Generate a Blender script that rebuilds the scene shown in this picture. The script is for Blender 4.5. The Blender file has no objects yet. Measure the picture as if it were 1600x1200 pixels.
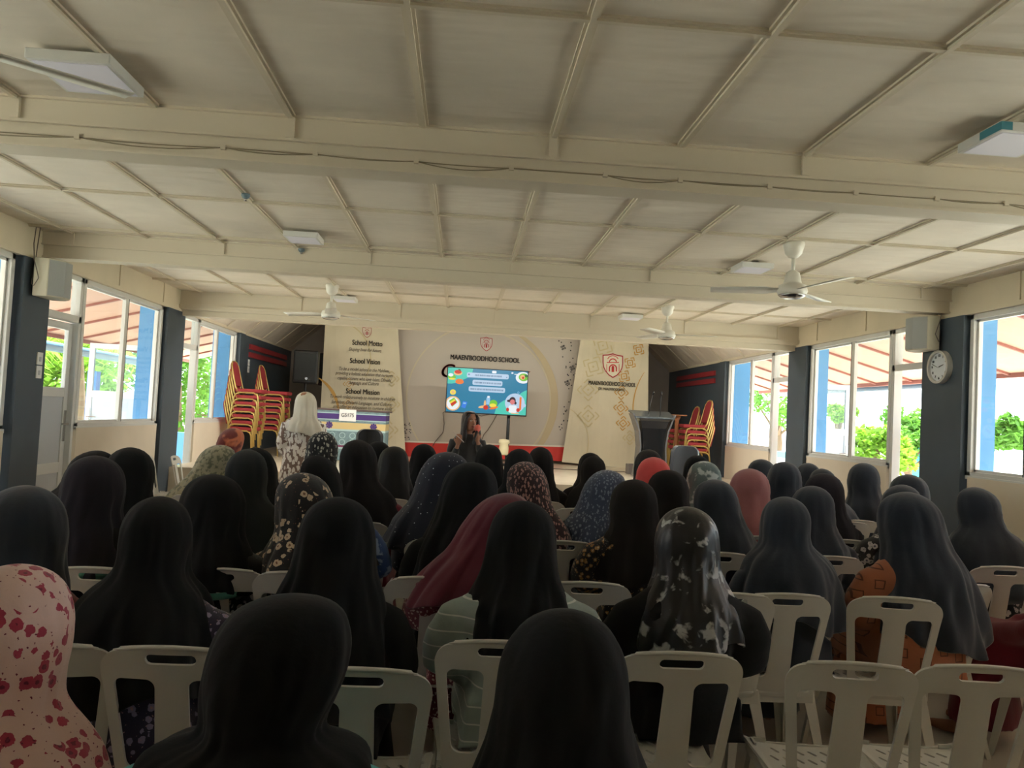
import bpy, bmesh, math, random
import numpy as np
from mathutils import Vector, Matrix, noise
random.seed(7)
SC = bpy.context.scene
COL = SC.collection
R = math.radians
# ------------------------------------------------------------------ camera
FPX, YAW, PITCH, ROLL, EYE = 1189.77, 0.062807, 0.040555, 0.051526, 1.6
_cy, _sy, _cp, _sp = math.cos(YAW), math.sin(YAW), math.cos(PITCH), math.sin(PITCH)
CF = Vector((_sy*_cp, _cy*_cp, _sp)); _r = Vector((_cy, -_sy, 0)); _u = _r.cross(CF)
CR = _r*math.cos(ROLL) + _u*math.sin(ROLL); CU = -_r*math.sin(ROLL) + _u*math.cos(ROLL)
cam = bpy.data.cameras.new('camera'); co = bpy.data.objects.new('camera', cam); COL.objects.link(co)
cam.sensor_width = 36; cam.lens = 36*FPX/1600; cam.clip_start = .05; cam.clip_end = 400
co.matrix_world = Matrix(((CR.x, CU.x, -CF.x, 0), (CR.y, CU.y, -CF.y, 0), (CR.z, CU.z, -CF.z, EYE), (0, 0, 0, 1)))
SC.camera = co
# ------------------------------------------------------------------ view, world, sun
SC.view_settings.view_transform = 'Standard'; SC.view_settings.look = 'None'
SC.view_settings.gamma = 1; SC.view_settings.use_curve_mapping = False
SC.view_settings.exposure = 0.35
w = bpy.data.worlds.new('sky'); SC.world = w; w.use_nodes = True
bg = w.node_tree.nodes['Background']; bg.inputs[0].default_value = (.86, .94, 1, 1); bg.inputs[1].default_value = 5.0
sl = bpy.data.lights.new('sun', 'SUN'); sl.energy = 16; sl.angle = R(.6); sl.color = (1, .96, .88)
so = bpy.data.objects.new('sun', sl); COL.objects.link(so); so.rotation_euler = (R(-12), R(14), 0)
SC.cycles.max_bounces = 8; SC.cycles.diffuse_bounces = 5; SC.cycles.transparent_max_bounces = 12
SC.cycles.sample_clamp_indirect = 8

def ray(px, py): return CF + ((px-800)*CR - (py-600)*CU)/FPX
def atY(px, py, Y): d = ray(px, py); return Vector((0, 0, EYE)) + d*(Y/d.y)
def atX(px, py, X): d = ray(px, py); return Vector((0, 0, EYE)) + d*(X/d.x)
def atZ(px, py, Z): d = ray(px, py); return Vector((0, 0, EYE)) + d*((Z-EYE)/d.z)

# ------------------------------------------------------------------ materials
def srgb(r, g, b):
    f = lambda c: c/12.92 if c <= .04045 else ((c+.055)/1.055)**2.4
    return (f(r/255), f(g/255), f(b/255), 1)
_M = {}
def newmat(name):
    m = bpy.data.materials.new(name); m.use_nodes = True
    return m, m.node_tree.nodes, m.node_tree.links, m.node_tree.nodes['Principled BSDF']
def mat(name, col, rough=.6, metal=0, spec=.5, bump=0, bscale=30, var=0, vscale=3, emit=0, sheen=0, coat=0):
    if name in _M: return _M[name]
    m, N, L, P = newmat(name)
    P.inputs['Base Color'].default_value = col; P.inputs['Roughness'].default_value = rough
    P.inputs['Metallic'].default_value = metal; P.inputs['Specular IOR Level'].default_value = spec
    if coat: P.inputs['Coat Weight'].default_value = coat
    if sheen:
        P.inputs['Sheen Weight'].default_value = sheen; P.inputs['Sheen Roughness'].default_value = .5
    if emit:
        P.inputs['Emission Color'].default_value = col; P.inputs['Emission Strength'].default_value = emit
    if bump or var:
        tc = N.new('ShaderNodeTexCoord')
    if var:
        n = N.new('ShaderNodeTexNoise'); n.inputs['Scale'].default_value = vscale; n.inputs['Detail'].default_value = 5
        L.new(tc.outputs['Object'], n.inputs['Vector'])
        mx = N.new('ShaderNodeMix'); mx.data_type = 'RGBA'
        mx.inputs['A'].default_value = col
        mx.inputs['B'].default_value = tuple(c*(1-var) for c in col[:3])+(1,)
        cr = N.new('ShaderNodeMapRange'); cr.inputs[1].default_value = .42; cr.inputs[2].default_value = .68
        L.new(n.outputs[0], cr.inputs[0]); L.new(cr.outputs[0], mx.inputs['Factor']); L.new(mx.outputs['Result'], P.inputs['Base Color'])
    if bump:
        n = N.new('ShaderNodeTexNoise'); n.inputs['Scale'].default_value = bscale; n.inputs['Detail'].default_value = 4
        L.new(tc.outputs['Object'], n.inputs['Vector'])
        b = N.new('ShaderNodeBump'); b.inputs['Strength'].default_value = bump; b.inputs['Distance'].default_value = .01
        L.new(n.outputs[0], b.inputs['Height']); L.new(b.outputs[0], P.inputs['Normal'])
    _M[name] = m; return m

def fabric(name, base, kind='plain', c2=(1,1,1,1), c3=None, scale=20, thr=.35, rough=.9, sheen=.25, spec=.15):
    """woven cloth: plain, blobs, flowers, marble, stripes, dots, squares"""
    if name in _M: return _M[name]
    m, N, L, P = newmat(name)
    P.inputs['Roughness'].default_value = rough; P.inputs['Specular IOR Level'].default_value = spec
    P.inputs['Sheen Weight'].default_value = sheen; P.inputs['Sheen Roughness'].default_value = .6
    tc = N.new('ShaderNodeTexCoord'); V = tc.outputs['Object']
    def math_(op, a, b=None):
        n = N.new('ShaderNodeMath'); n.operation = op
        for i, q in enumerate((a, b)):
            if q is None: continue
            if isinstance(q, (int, float)): n.inputs[i].default_value = q
            else: L.new(q, n.inputs[i])
        return n.outputs[0]
    def mix(f, a, b):
        n = N.new('ShaderNodeMix'); n.data_type = 'RGBA'; L.new(f, n.inputs['Factor'])
        for k, q in (('A', a), ('B', b)):
            if isinstance(q, tuple): n.inputs[k].default_value = q
            else: L.new(q, n.inputs[k])
        return n.outputs['Result']
    def noise_(s, det=2, vec=V):
        n = N.new('ShaderNodeTexNoise'); n.inputs['Scale'].default_value = s; n.inputs['Detail'].default_value = det
        L.new(vec, n.inputs['Vector']); return n
    def warp(s, amt):
        n = noise_(s); mm = N.new('ShaderNodeVectorMath'); mm.operation = 'SCALE'; mm.inputs[3].default_value = amt
        L.new(n.outputs[1], mm.inputs[0]); a = N.new('ShaderNodeVectorMath'); L.new(V, a.inputs[0]); L.new(mm.outputs[0], a.inputs[1])
        return a.outputs[0]
    def vor(s, vec, feat='F1', rnd=1):
        n = N.new('ShaderNodeTexVoronoi'); n.inputs['Scale'].default_value = s; n.feature = feat; n.inputs['Randomness'].default_value = rnd
        L.new(vec, n.inputs['Vector']); return n
    n0 = noise_(9, 3)
    base2 = tuple(min(1, c*1.25+.002) for c in base[:3])+(1,)
    out = mix(n0.outputs[0], base, base2)
    if kind == 'blobs':
        v = vor(scale, warp(scale*.8, .6/scale*2)); f = math_('LESS_THAN', v.outputs['Distance'], thr)
        out = mix(f, out, c2)
        if c3:
            v2 = vor(scale*1.7, warp(scale*1.3, .5/scale)); out = mix(math_('LESS_THAN', v2.outputs['Distance'], thr*.5), out, c3)
    elif kind == 'flowers':
        wv = warp(scale*3, .35/scale)
        v = vor(scale, wv); d = v.outputs['Distance']
        pick = math_('GREATER_THAN', noise_(scale*.35, 0).outputs[0], .41)
        out = mix(math_('MULTIPLY', math_('LESS_THAN', d, thr), pick), out, c2)
        out = mix(math_('MULTIPLY', math_('LESS_THAN', d, thr*.4), pick), out, c3 or base)
        v2 = vor(scale*2.3, wv); out = mix(math_('LESS_THAN', v2.outputs['Distance'], thr*.35), out, c3 or c2)
    elif kind == 'marble':
        n = noise_(scale, 3, warp(scale*.6, 1.4/scale))
        mr = N.new('ShaderNodeMapRange'); mr.inputs[1].default_value = thr; mr.inputs[2].default_value = thr+.07; L.new(n.outputs[0], mr.inputs[0])
        out = mix(mr.outputs[0], out, c2)
    elif kind == 'stripes':
        s = N.new('ShaderNodeSeparateXYZ'); L.new(warp(3, .015), s.inputs[0])
        z = math_('FRACT', math_('MULTIPLY', s.outputs[2], scale)); out = mix(math_('LESS_THAN', z, thr), out, c2)
    elif kind == 'dots':
        v = vor(scale, V, rnd=.6); out = mix(math_('LESS_THAN', v.outputs['Distance'], thr), out, c2)
    elif kind == 'leaves':
        mp = N.new('ShaderNodeMapping'); mp.inputs['Scale'].default_value = (1, 1, .55); L.new(warp(scale*.7, 1.2/scale), mp.inputs[0])
        v = vor(scale, mp.outputs[0]); out = mix(math_('LESS_THAN', v.outputs['Distance'], thr), out, c2)
    elif kind == 'squares':
        s = N.new('ShaderNodeSeparateXYZ'); L.new(V, s.inputs[0])
        fx = math_('ABSOLUTE', math_('SUBTRACT', math_('FRACT', math_('MULTIPLY', s.outputs[0], scale)), .5))
        fz = math_('ABSOLUTE', math_('SUBTRACT', math_('FRACT', math_('ADD', math_('MULTIPLY', s.outputs[2], scale), math_('MULTIPLY', math_('FLOOR', math_('MULTIPLY', s.outputs[0], scale)), .37))), .5))
        mxx = math_('MAXIMUM', fx, fz)
        f = math_('MULTIPLY', math_('GREATER_THAN', mxx, .19), math_('LESS_THAN', mxx, .25)); out = mix(f, out, c2)
    L.new(out, P.inputs['Base Color'])
    nb = noise_(60, 3); b = N.new('ShaderNodeBump'); b.inputs['Strength'].default_value = .25; b.inputs['Distance'].default_value = .004
    L.new(nb.outputs[0], b.inputs['Height']); L.new(b.outputs[0], P.inputs['Normal'])
    _M[name] = m; return m

def glass_mat():
    m = bpy.data.materials.new('window_glass'); m.use_nodes = True; N = m.node_tree.nodes; L = m.node_tree.links; N.clear()
    o = N.new('ShaderNodeOutputMaterial'); t = N.new('ShaderNodeBsdfTransparent'); t.inputs[0].default_value = (.93, .97, .97, 1)
    g = N.new('ShaderNodeBsdfGlossy'); g.inputs['Roughness'].default_value = .02
    lw = N.new('ShaderNodeLayerWeight'); lw.inputs[0].default_value = .5
    pw = N.new('ShaderNodeMath'); pw.operation = 'POWER'; L.new(lw.outputs['Facing'], pw.inputs[0]); pw.inputs[1].default_value = 4
    fr = N.new('ShaderNodeMath'); fr.operation = 'MULTIPLY_ADD'; L.new(pw.outputs[0], fr.inputs[0]); fr.inputs[1].default_value = .35; fr.inputs[2].default_value = .03
    s = N.new('ShaderNodeMixShader'); L.new(fr.outputs[0], s.inputs[0]); L.new(t.outputs[0], s.inputs[1]); L.new(g.outputs[0], s.inputs[2]); L.new(s.outputs[0], o.inputs[0])
    return m

cream = mat('cream_paint', srgb(222, 211, 186), .7, var=.12, vscale=1.2, bump=.25, bscale=9)
ceil_m = mat('ceiling_board', srgb(230, 220, 204), .65, var=.14, vscale=1.4, bump=1.0, bscale=1)
def _wavy(m):
    N, L = m.node_tree.nodes, m.node_tree.links
    b = [n for n in N if n.type == 'BUMP'][0]; n = b.inputs['Height'].links[0].from_node; tc = [q for q in N if q.type == 'TEX_COORD'][0]
    mp = N.new('ShaderNodeMapping'); mp.inputs['Scale'].default_value = (1.3, 4.2, 1); mp.inputs['Rotation'].default_value = (0, 0, .5); L.new(tc.outputs['Object'], mp.inputs[0]); L.new(mp.outputs[0], n.inputs['Vector'])
    n.inputs['Detail'].default_value = 2.5; b.inputs['Distance'].default_value = .045
_wavy(ceil_m)
batten_m = mat('batten_paint', srgb(214, 203, 182), .6)
wall_m = mat('wall_paint', srgb(228, 216, 196), .7, var=.06, vscale=2)
greyw = mat('stage_wall_paint', srgb(170, 164, 156), .8, var=.06)
darkp = mat('dark_pillar_paint_hazed', srgb(74, 86, 96), .55, var=.15, vscale=2)  # charcoal, made slightly lighter and bluer to carry the window glare
blue = mat('blue_paint', srgb(88, 150, 205), .6)
alum = mat('white_aluminium', srgb(218, 218, 214), .4)
alum2 = mat('door_panel', srgb(196, 200, 204), .5)
rubber = mat('dark_gasket', srgb(60, 62, 64), .6)
glass = glass_mat()
redp = mat('red_paint', srgb(156, 48, 54), .5)
tile = mat('floor_tile', srgb(205, 198, 186), .35, var=.1, vscale=1.5)
stile = mat('stage_tile', srgb(222, 212, 192), .25, var=.06)
plast = mat('chair_plastic', srgb(204, 203, 195), .38, var=.07, vscale=4)
black = mat('black_plastic', srgb(24, 25, 27), .5)
gloss = mat('gloss_black', srgb(22, 24, 28), .12, coat=.5)
steel = mat('steel', srgb(190, 190, 190), .25, metal=1)
chromef = mat('fan_enamel', srgb(225, 222, 212), .3)
gold = mat('gold_tube', srgb(194, 166, 98), .35, metal=.45)
redf = mat('red_upholstery', srgb(152, 44, 50), .8, bump=.2, bscale=80)
white = mat('white_sheet', srgb(240, 240, 238), .5)
wood = mat('brown_wood', srgb(150, 92, 52), .5, var=.2)
skin = mat('skin', srgb(166, 120, 98), .55, spec=.3)
cable_m = mat('grey_cable', srgb(110, 100, 90), .6)

# ------------------------------------------------------------------ mesh helpers
class MB:
    def __init__(s): s.v = []; s.f = []; s.mi = []; s.mats = []
    def m(s, mt):
        if mt not in s.mats: s.mats.append(mt)
        return s.mats.index(mt)
    def add(s, v, f, mt=None):
        o = len(s.v); s.v += [tuple(q) for q in v]; s.f += [tuple(i+o for i in q) for q in f]
        k = s.m(mt) if mt else 0; s.mi += [k]*len(f)
    def box(s, a, b, mt=None):
        x0, y0, z0 = (min(a[i], b[i]) for i in range(3)); x1, y1, z1 = (max(a[i], b[i]) for i in range(3))
        s.add([(x0,y0,z0),(x1,y0,z0),(x1,y1,z0),(x0,y1,z0),(x0,y0,z1),(x1,y0,z1),(x1,y1,z1),(x0,y1,z1)],
              [(0,3,2,1),(4,5,6,7),(0,1,5,4),(1,2,6,5),(2,3,7,6),(3,0,4,7)], mt)
    def prism(s, pts, d, mt=None):
        n = len(pts); d = Vector(d); P = [Vector(p) for p in pts]
        s.add(P+[p+d for p in P], [tuple(range(n))[::-1], tuple(range(n, 2*n))]+[(i, (i+1) % n, n+(i+1) % n, n+i) for i in range(n)], mt)
    def loft(s, rings, mt=None, cap=True, closed=True):
        n = len(rings[0]); v = [p for r in rings for p in r]; f = []
        for i in range(len(rings)-1):
            for j in range(n if closed else n-1):
                k = (j+1) % n; f.append((i*n+j, i*n+k, (i+1)*n+k, (i+1)*n+j))
        if cap: f.append(tuple(range(n))[::-1]); f.append(tuple(range((len(rings)-1)*n, len(rings)*n)))
        s.add(v, f, mt)
    def tube(s, pts, r, n=8, mt=None, cap=True):
        P = [Vector(p) for p in pts]; rr = r if isinstance(r, (list, tuple)) else [r]*len(P); rings = []
        t0 = (P[1]-P[0]).normalized(); up = Vector((0, 0, 1)) if abs(t0.z) < .9 else Vector((1, 0, 0)); a = t0.cross(up).normalized()
        for i, p in enumerate(P):
            t = (P[min(i+1, len(P)-1)]-P[max(i-1, 0)]).normalized(); a = (a-t*a.dot(t)).normalized(); b = t.cross(a)
            rings.append([p+(a*math.cos(q)+b*math.sin(q))*rr[i] for q in [2*math.pi*k/n for k in range(n)]])
        s.loft(rings, mt, cap)
    def lathe(s, prof, c=(0, 0, 0), n=20, mt=None):
        s.loft([[(c[0]+r*math.cos(2*math.pi*k/n), c[1]+r*math.sin(2*math.pi*k/n), c[2]+z) for k in range(n)] for r, z in prof], mt)
    def ell(s, c, r, mt=None, n=12, m=8):
        rings = []
        for i in range(m+1):
            t = math.pi*i/m; q = max(math.sin(t), .02)
            rings.append([(c[0]+r[0]*q*math.cos(2*math.pi*k/n), c[1]+r[1]*q*math.sin(2*math.pi*k/n), c[2]-r[2]*math.cos(t)) for k in range(n)])
        s.loft(rings, mt)
    def mesh(s, name, mt=None, smooth=False):
        me = bpy.data.meshes.new(name); me.from_pydata(s.v, [], s.f)
        for q in (s.mats or ([mt] if mt else [])): me.materials.append(q)
        if s.mats: me.polygons.foreach_set('material_index', s.mi)
        if smooth: me.polygons.foreach_set('use_smooth', [True]*len(me.polygons))
        me.update()
        bm = bmesh.new(); bm.from_mesh(me); bmesh.ops.recalc_face_normals(bm, faces=bm.faces); bm.to_mesh(me); bm.free()
        return me
    def build(s, name, mt=None, parent=None, smooth=False, bevel=0, loc=None):
        o = obj(name, s.mesh(name, mt, smooth), parent)
        if bevel: b = o.modifiers.new('bevel', 'BEVEL'); b.width = bevel; b.segments = 2; b.limit_method = 'ANGLE'; b.harden_normals = False
        if loc: o.location = loc
        return o
def obj(name, data, parent=None):
    o = bpy.data.objects.new(name, data); COL.objects.link(o); o.parent = parent; return o
def tag(o, label=None, cat=None, group=None, kind=None):
    if label: o['label'] = label
    if cat: o['category'] = cat
    if group: o['group'] = group
    if kind: o['kind'] = kind
    return o
def thing(name, label, cat, loc=(0, 0, 0), rz=0, group=None):
    o = bpy.data.objects.new(name, None); COL.objects.link(o); o.location = loc; o.rotation_euler = (0, 0, rz); o.empty_display_size = .1
    return tag(o, label, cat, group)
def copy_tree(o, parent=None):
    kids = list(o.children); c = o.copy(); COL.objects.link(c); c.parent = parent
    for ch in kids: copy_tree(ch, c)
    return c
def evalmesh(o, remove=True):
    dg = bpy.context.evaluated_depsgraph_get(); me = bpy.data.meshes.new_from_object(o.evaluated_get(dg)); 
    if remove: bpy.data.objects.remove(o)
    return me
def march(sdf, x0, x1, z0, z1, nx, nz, fmap, th, name, mt):
    """sheet cut to the outline sdf<0, mapped into space, thickened"""
    xs = [x0+(x1-x0)*i/nx for i in range(nx+1)]; zs = [z0+(z1-z0)*j/nz for j in range(nz+1)]
    D = [[sdf(x, z) for z in zs] for x in xs]; vid = {}; V = []; F = []
    def gv(key, p):
        if key not in vid: vid[key] = len(V); V.append(p)
        return vid[key]
    for i in range(nx):
        for j in range(nz):
            c = [(i, j), (i+1, j), (i+1, j+1), (i, j+1)]; poly = []
            for k in range(4):
                a, b = c[k], c[(k+1) % 4]; da, db = D[a[0]][a[1]], D[b[0]][b[1]]
                if da < 0: poly.append(gv(a, (xs[a[0]], zs[a[1]])))
                if (da < 0) != (db < 0):
                    t = da/(da-db); key = (a, b) if a < b else (b, a)
                    poly.append(gv(key, (xs[a[0]]+t*(xs[b[0]]-xs[a[0]]), zs[a[1]]+t*(zs[b[1]]-zs[a[1]]))))
            if len(poly) > 2: F.append(poly)
    me = bpy.data.meshes.new(name); me.from_pydata([fmap(x, z) for x, z in V], [], F); me.materials.append(mt)
    me.polygons.foreach_set('use_smooth', [True]*len(me.polygons))
    o = bpy.data.objects.new(name, me); COL.objects.link(o)
    s = o.modifiers.new('s', 'SOLIDIFY'); s.thickness = th; s.offset = 0; s.use_rim = True
    e = o.modifiers.new('e', 'EDGE_SPLIT'); e.split_angle = R(50)
    out = evalmesh(o); out.name = name; return out
def rbox(x, z, cx, cz, hw, hh, r):
    qx = abs(x-cx)-hw+r; qz = abs(z-cz)-hh+r
    return math.hypot(max(qx, 0), max(qz, 0))+min(max(qx, qz), 0)-r
def text(s, mt, name, parent, c, h, width=None, bold=0, shear=0, rot=(R(90), 0, 0), align='CENTER', ext=.0015):
    cu = bpy.data.curves.new(name, 'FONT'); cu.body = s; cu.align_x = align; cu.align_y = 'CENTER'; cu.extrude = ext/h; cu.shear = shear
    o = bpy.data.objects.new(name, cu); COL.objects.link(o); me = evalmesh(o)
    xs = [v.co.x for v in me.vertices]; wd = max(xs)-min(xs) if xs else 1
    sx = (width/wd) if width else h
    for v in me.vertices: v.co = Vector((v.co.x*sx, v.co.y*h, v.co.z*h))
    if bold:
        vs = [tuple(v.co) for v in me.vertices]; fs = [tuple(p.vertices) for p in me.polygons]; V = []; F_ = []
        for dx, dy in ((-1, -.5), (1, -.5), (-1, .5), (1, .5)):
            n0 = len(V); V += [(x+dx*bold*h, y+dy*bold*h, z) for x, y, z in vs]; F_ += [tuple(i+n0 for i in f) for f in fs]
        me = bpy.data.meshes.new(name); me.from_pydata(V, [], F_)
    me.materials.clear(); me.materials.append(mt)
    o = obj(name, me, parent); o.location = c; o.rotation_euler = rot; return o

# ------------------------------------------------------------------ room
XL, XR, ZC, ZF, YB = -3.795, 4.598, 3.022, 2.757, 16.87
B1, B2, B3 = 3.76, 6.93, 10.27
Y0 = -2.5
def struct(mb, name, mt=None, label=None, parent=None, **k):
    o = mb.build(name, mt, parent, **k)
    if not parent: o['kind'] = 'structure'
    if label: o['label'] = label
    return o
mb = MB(); mb.box((XL-.3, Y0-.2, -.1), (XR+.3, 10.2, 0)); struct(mb, 'floor', tile, 'grey tiled hall floor under the rows of chairs')
mb = MB(); mb.box((XL, 10.2, 0), (XR, YB, .70)); struct(mb, 'floor_stage', stile, 'pale tiled raised stage at the end of the hall')
mb = MB(); mb.box((XL-.15, Y0, ZC), (XR+.15, B3+.1, ZC+.06)); struct(mb, 'ceiling', ceil_m, 'cream boarded ceiling with raised battens over the hall')
tn = [0]
def trim(mb, mt, label, **k):
    tn[0] += 1; return struct(mb, 'trim_%d' % tn[0], mt, label, **k)
bw, bx = .654, .385
def battens(ya, yb, cross, lab):
    mb = MB()
    k = -7
    while bx+k*bw < XR:
        x = bx+k*bw; k += 1
        if x < XL+.03: continue
        mb.box((x-.024, ya, ZC-.010), (x+.024, yb, ZC)); mb.box((x-.011, ya, ZC-.022), (x+.011, yb, ZC-.010))
    for y in cross:
        mb.box((XL, y-.024, ZC-.009), (XR, y+.024, ZC)); mb.box((XL, y-.011, ZC-.020), (XR, y+.011, ZC-.009))
    trim(mb, batten_m, lab)
battens(Y0, B1, (-.6, .9, 2.62), 'cream ceiling battens nearest the camera, in front of the first beam')
battens(B1+.1, B2, (4.2, 5.46, 6.74), 'cream ceiling battens between the first and second beam')
battens(B2+.1, B3, (8.1, 9.35), 'cream ceiling battens between the second beam and the stage beam')
def beam(Y, lab):
    mb = MB(); mb.box((XL, Y+.05, 2.79), (XR, Y+.19, ZC)); mb.box((XL, Y+.02, ZC-.115), (XR, Y+.051, ZC))
    mb.box((XL, Y, ZC-.012), (XR, Y+.03, ZC)); mb.box((XL, Y+.008, ZC-.128), (XR, Y+.03, ZC-.114))
    mb.box((XL, Y+.035, 2.785), (XR, Y+.20, 2.80))
    k = -6
    while bx+k*bw < XR:
        x = bx+k*bw
        if x > XL+.1: mb.box((x-.02, Y+.004, ZC-.115), (x+.02, Y+.02, ZC-.012))
        k += 2
    return trim(mb, batten_m, lab)
beam(B1, 'cream boxed ceiling beam nearest the camera with wires clipped along it')
beam(B2, 'cream boxed ceiling beam, second from the camera')
mb = MB(); Y = B3
mb.box((XL, Y, 2.82), (XR, Y+.2, ZC)); mb.box((XL, Y-.03, 2.80), (XR, Y+.2, 2.835)); mb.box((XL, Y-.02, 2.765), (XR, Y+.2, 2.80)); mb.box((XL, Y+.03, 2.69), (XR, Y+.2, 2.77))
k = -6
while bx+k*bw < XR:
    x = bx+k*bw
    if x > XL+.1: mb.box((x-.02, Y-.012, 2.835), (x+.02, Y, ZC-.012))
    k += 2
trim(mb, batten_m, 'cream stepped beam above the front of the stage')
# sloping ceiling of the stage and gable wall
SL = math.tan(R(41))
def gable(name, s, xw, lab):
    xm = (XL+XR)/2; mb = MB(); zt = 2.76+abs(xm-xw)*SL
    mb.prism([(xw, B3+.2, 2.76), (xm, B3+.2, zt), (xm, B3+.2, zt+.06), (xw, B3+.2, 2.82)], (0, YB-B3-.2, 0))
    mb2 = MB(); y = B3+.9
    while y < YB-.2:
        mb2.prism([(xw, y, 2.755), (xm, y, zt-.005), (xm, y, zt-.02), (xw, y, 2.74)], (0, .045, 0)); y += 1.05
    o = struct(mb, name, ceil_m, lab); struct(mb2, 'batten', batten_m, parent=o)
gable('ceiling_left', -1, XL, 'left sloping cream ceiling over the stage')
gable('ceiling_right', 1, XR, 'right sloping cream ceiling over the stage')
xm = (XL+XR)/2
mb = MB(); mb.prism([(XL, YB, 0), (XR, YB, 0), (XR, YB, 2.76), (xm, YB, 2.76+(xm-XL)*SL), (XL, YB, 2.76)], (0, .15, 0)); struct(mb, 'wall_back', greyw, 'grey gable wall behind the stage')
mb = MB(); mb.prism([(XL, B3+.2, 2.76), (XR, B3+.2, 2.76), (xm, B3+.2, 2.76+(xm-XL)*SL)], (0, -.06, 0)); struct(mb, 'wall_gable', greyw, 'gable wall closing the roof above the stage beam')
mb = MB(); mb.box((XL-.1, Y0-.15, -.1), (XR+.1, Y0, ZC)); struct(mb, 'wall_rear', wall_m, 'cream wall behind the camera')
# side walls
zs = 1.25
for side, X, s in (('left', XL, -1), ('right', XR, 1)):
    mb = MB()
    spans = [(Y0, 1.0, 1.6), (1.0, 3.9, 4.6), (3.9, 0, 0)]
    win = [(1.45, 3.45), (4.65, 6.6), (7.8, 9.78), (11.12, 12.92)] if side == 'left' else [(1.45, 3.45), (4.65, 6.66), (7.98, 9.9), (11.17, 13.05)]
    o_ = X+s*.12
    for a, b in win: mb.box((X, a, -.1), (o_, b, zs))
    mb.box((X, Y0, -.1), (o_, .45, ZF))
    struct(mb, 'wall_'+side, wall_m, 'cream %s wall panels below the windows' % side)
    # fascia
    mb = MB(); mb.box((X, Y0, ZF), (X+s*.14, B3+.2, ZC+.06)); mb.box((X-s*.02, Y0, ZF-.02), (X+s*.1, YB, ZF+.02)); mb.box((X, B3+.2, ZF-.005), (X+s*.14, YB, ZF+.09))
    y = 2.4
    while y < B3: mb.box((X-s*.012, y-.018, ZF+.02), (X, y+.018, ZC)); y += 1.22
    trim(mb, cream, 'cream fascia board above the %s windows' % side)
    # pillars: dark inside, blue outside
    pil = ([(3.5, 3.95), (6.67, 7.09), (9.83, 10.42)] if side == 'left' else [(3.5, 3.95), (6.72, 7.34), (9.95, 10.5)])
    for k, (a, b) in enumerate(pil):
        n_ = ('nearest', 'second', 'third')[k]
        mb = MB(); mb.box((X-s*.03, a, 0), (X+s*.12, b, ZF-.02), darkp); mb.box((X+s*.12, a-.05, -.2), (X+s*(.30 if s < 0 else .26), b+.05, 2.85), blue)
        trim(mb, None, '%s pillar on the %s, charcoal inside and blue outside' % (n_, side))
    ya = 12.95 if side == 'left' else 13.1
    mb = MB(); mb.box((X, ya, 0), (X+s*.12, YB, ZF), darkp); mb.box((X+s*.12, ya-.05, -.2), (X+s*.4, ya+.4, 2.85), blue)
    mb.box((X-s*.04, ya, .7), (X, ya+.28, ZF-.02), darkp)
    trim(mb, None, 'charcoal %s side wall of the stage' % side)
    # two red slats
    for k, z in enumerate((2.42, 2.56)):
        y1, y2 = (13.6, 16.4) if side == 'left' else (13.7, 16.2)
        mb = MB(); mb.prism([(X-s*.03, y1, z-.045), (X-s*.03, y2, z-.045), (X-s*.03, y2-.06, z+.045), (X-s*.03, y1, z+.045)], (s*.03, 0, 0))
        q = mb.build('wall_slat', redp); tag(q, '%s red slat on the charcoal %s wall of the stage' % (('lower', 'upper')[k], side), 'wall slat')

# ------------------------------------------------------------------ windows and doors
wn = [0]; dn = [0]
def window(X, s, ya, yb, mulls, transom=None):
    wn[0] += 1; n = 'window_%d' % wn[0]; xo = X+s*.02
    o = bpy.data.objects.new(n, None); COL.objects.link(o); o['kind'] = 'structure'; o['label'] = 'white framed window on the %s wall starting %s' % ('left' if s < 0 else 'right', 'near pillar')
    mb = MB(); z0, z1 = zs, ZF-.02; t = .05
    mb.box((xo, ya, z0), (xo+s*.09, yb, z0+t)); mb.box((xo, ya, z1-t), (xo+s*.09, yb, z1))
    mb.box((xo, ya, z0), (xo+s*.09, ya+t, z1)); mb.box((xo, yb-t, z0), (xo+s*.09, yb, z1))
    mb.box((xo-s*.015, ya, z0-.02), (xo+s*.11, yb, z0+.015))
    mb.build('window_frame', alum, o, bevel=.004)
    ys = [ya+t]+list(mulls)+[yb-t]
    for i, y in enumerate(mulls):
        mb = MB(); off = .02
        mb.box((xo+s*off, y-.035, z0+t), (xo+s*(off+.04), y+.035, z1-t), alum); mb.box((xo+s*off, y+.036, z0+t), (xo+s*(off+.03), y+.05, z1-t), rubber)
        mb.build('mullion', None, o)
    for i in range(len(ys)-1):
        mb = MB(); xx = xo+s*(.04 if i % 2 else .06); mb.box((xx, ys[i], z0+t), (xx+s*.004, ys[i+1], z1-t)); mb.build('pane', glass, o)
        mb = MB(); a, b = ys[i], ys[i+1]; xf = xo+s*.035; q = .022
        for (c, d, e, f_) in ((a, a+q, z0+t, z1-t), (b-q, b, z0+t, z1-t), (a, b, z0+t, z0+t+q), (a, b, z1-t-q, z1-t)): mb.box((xf, c, e), (xf+s*.03, d, f_))
        mb.build('sash', alum, o)
    return o
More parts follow.
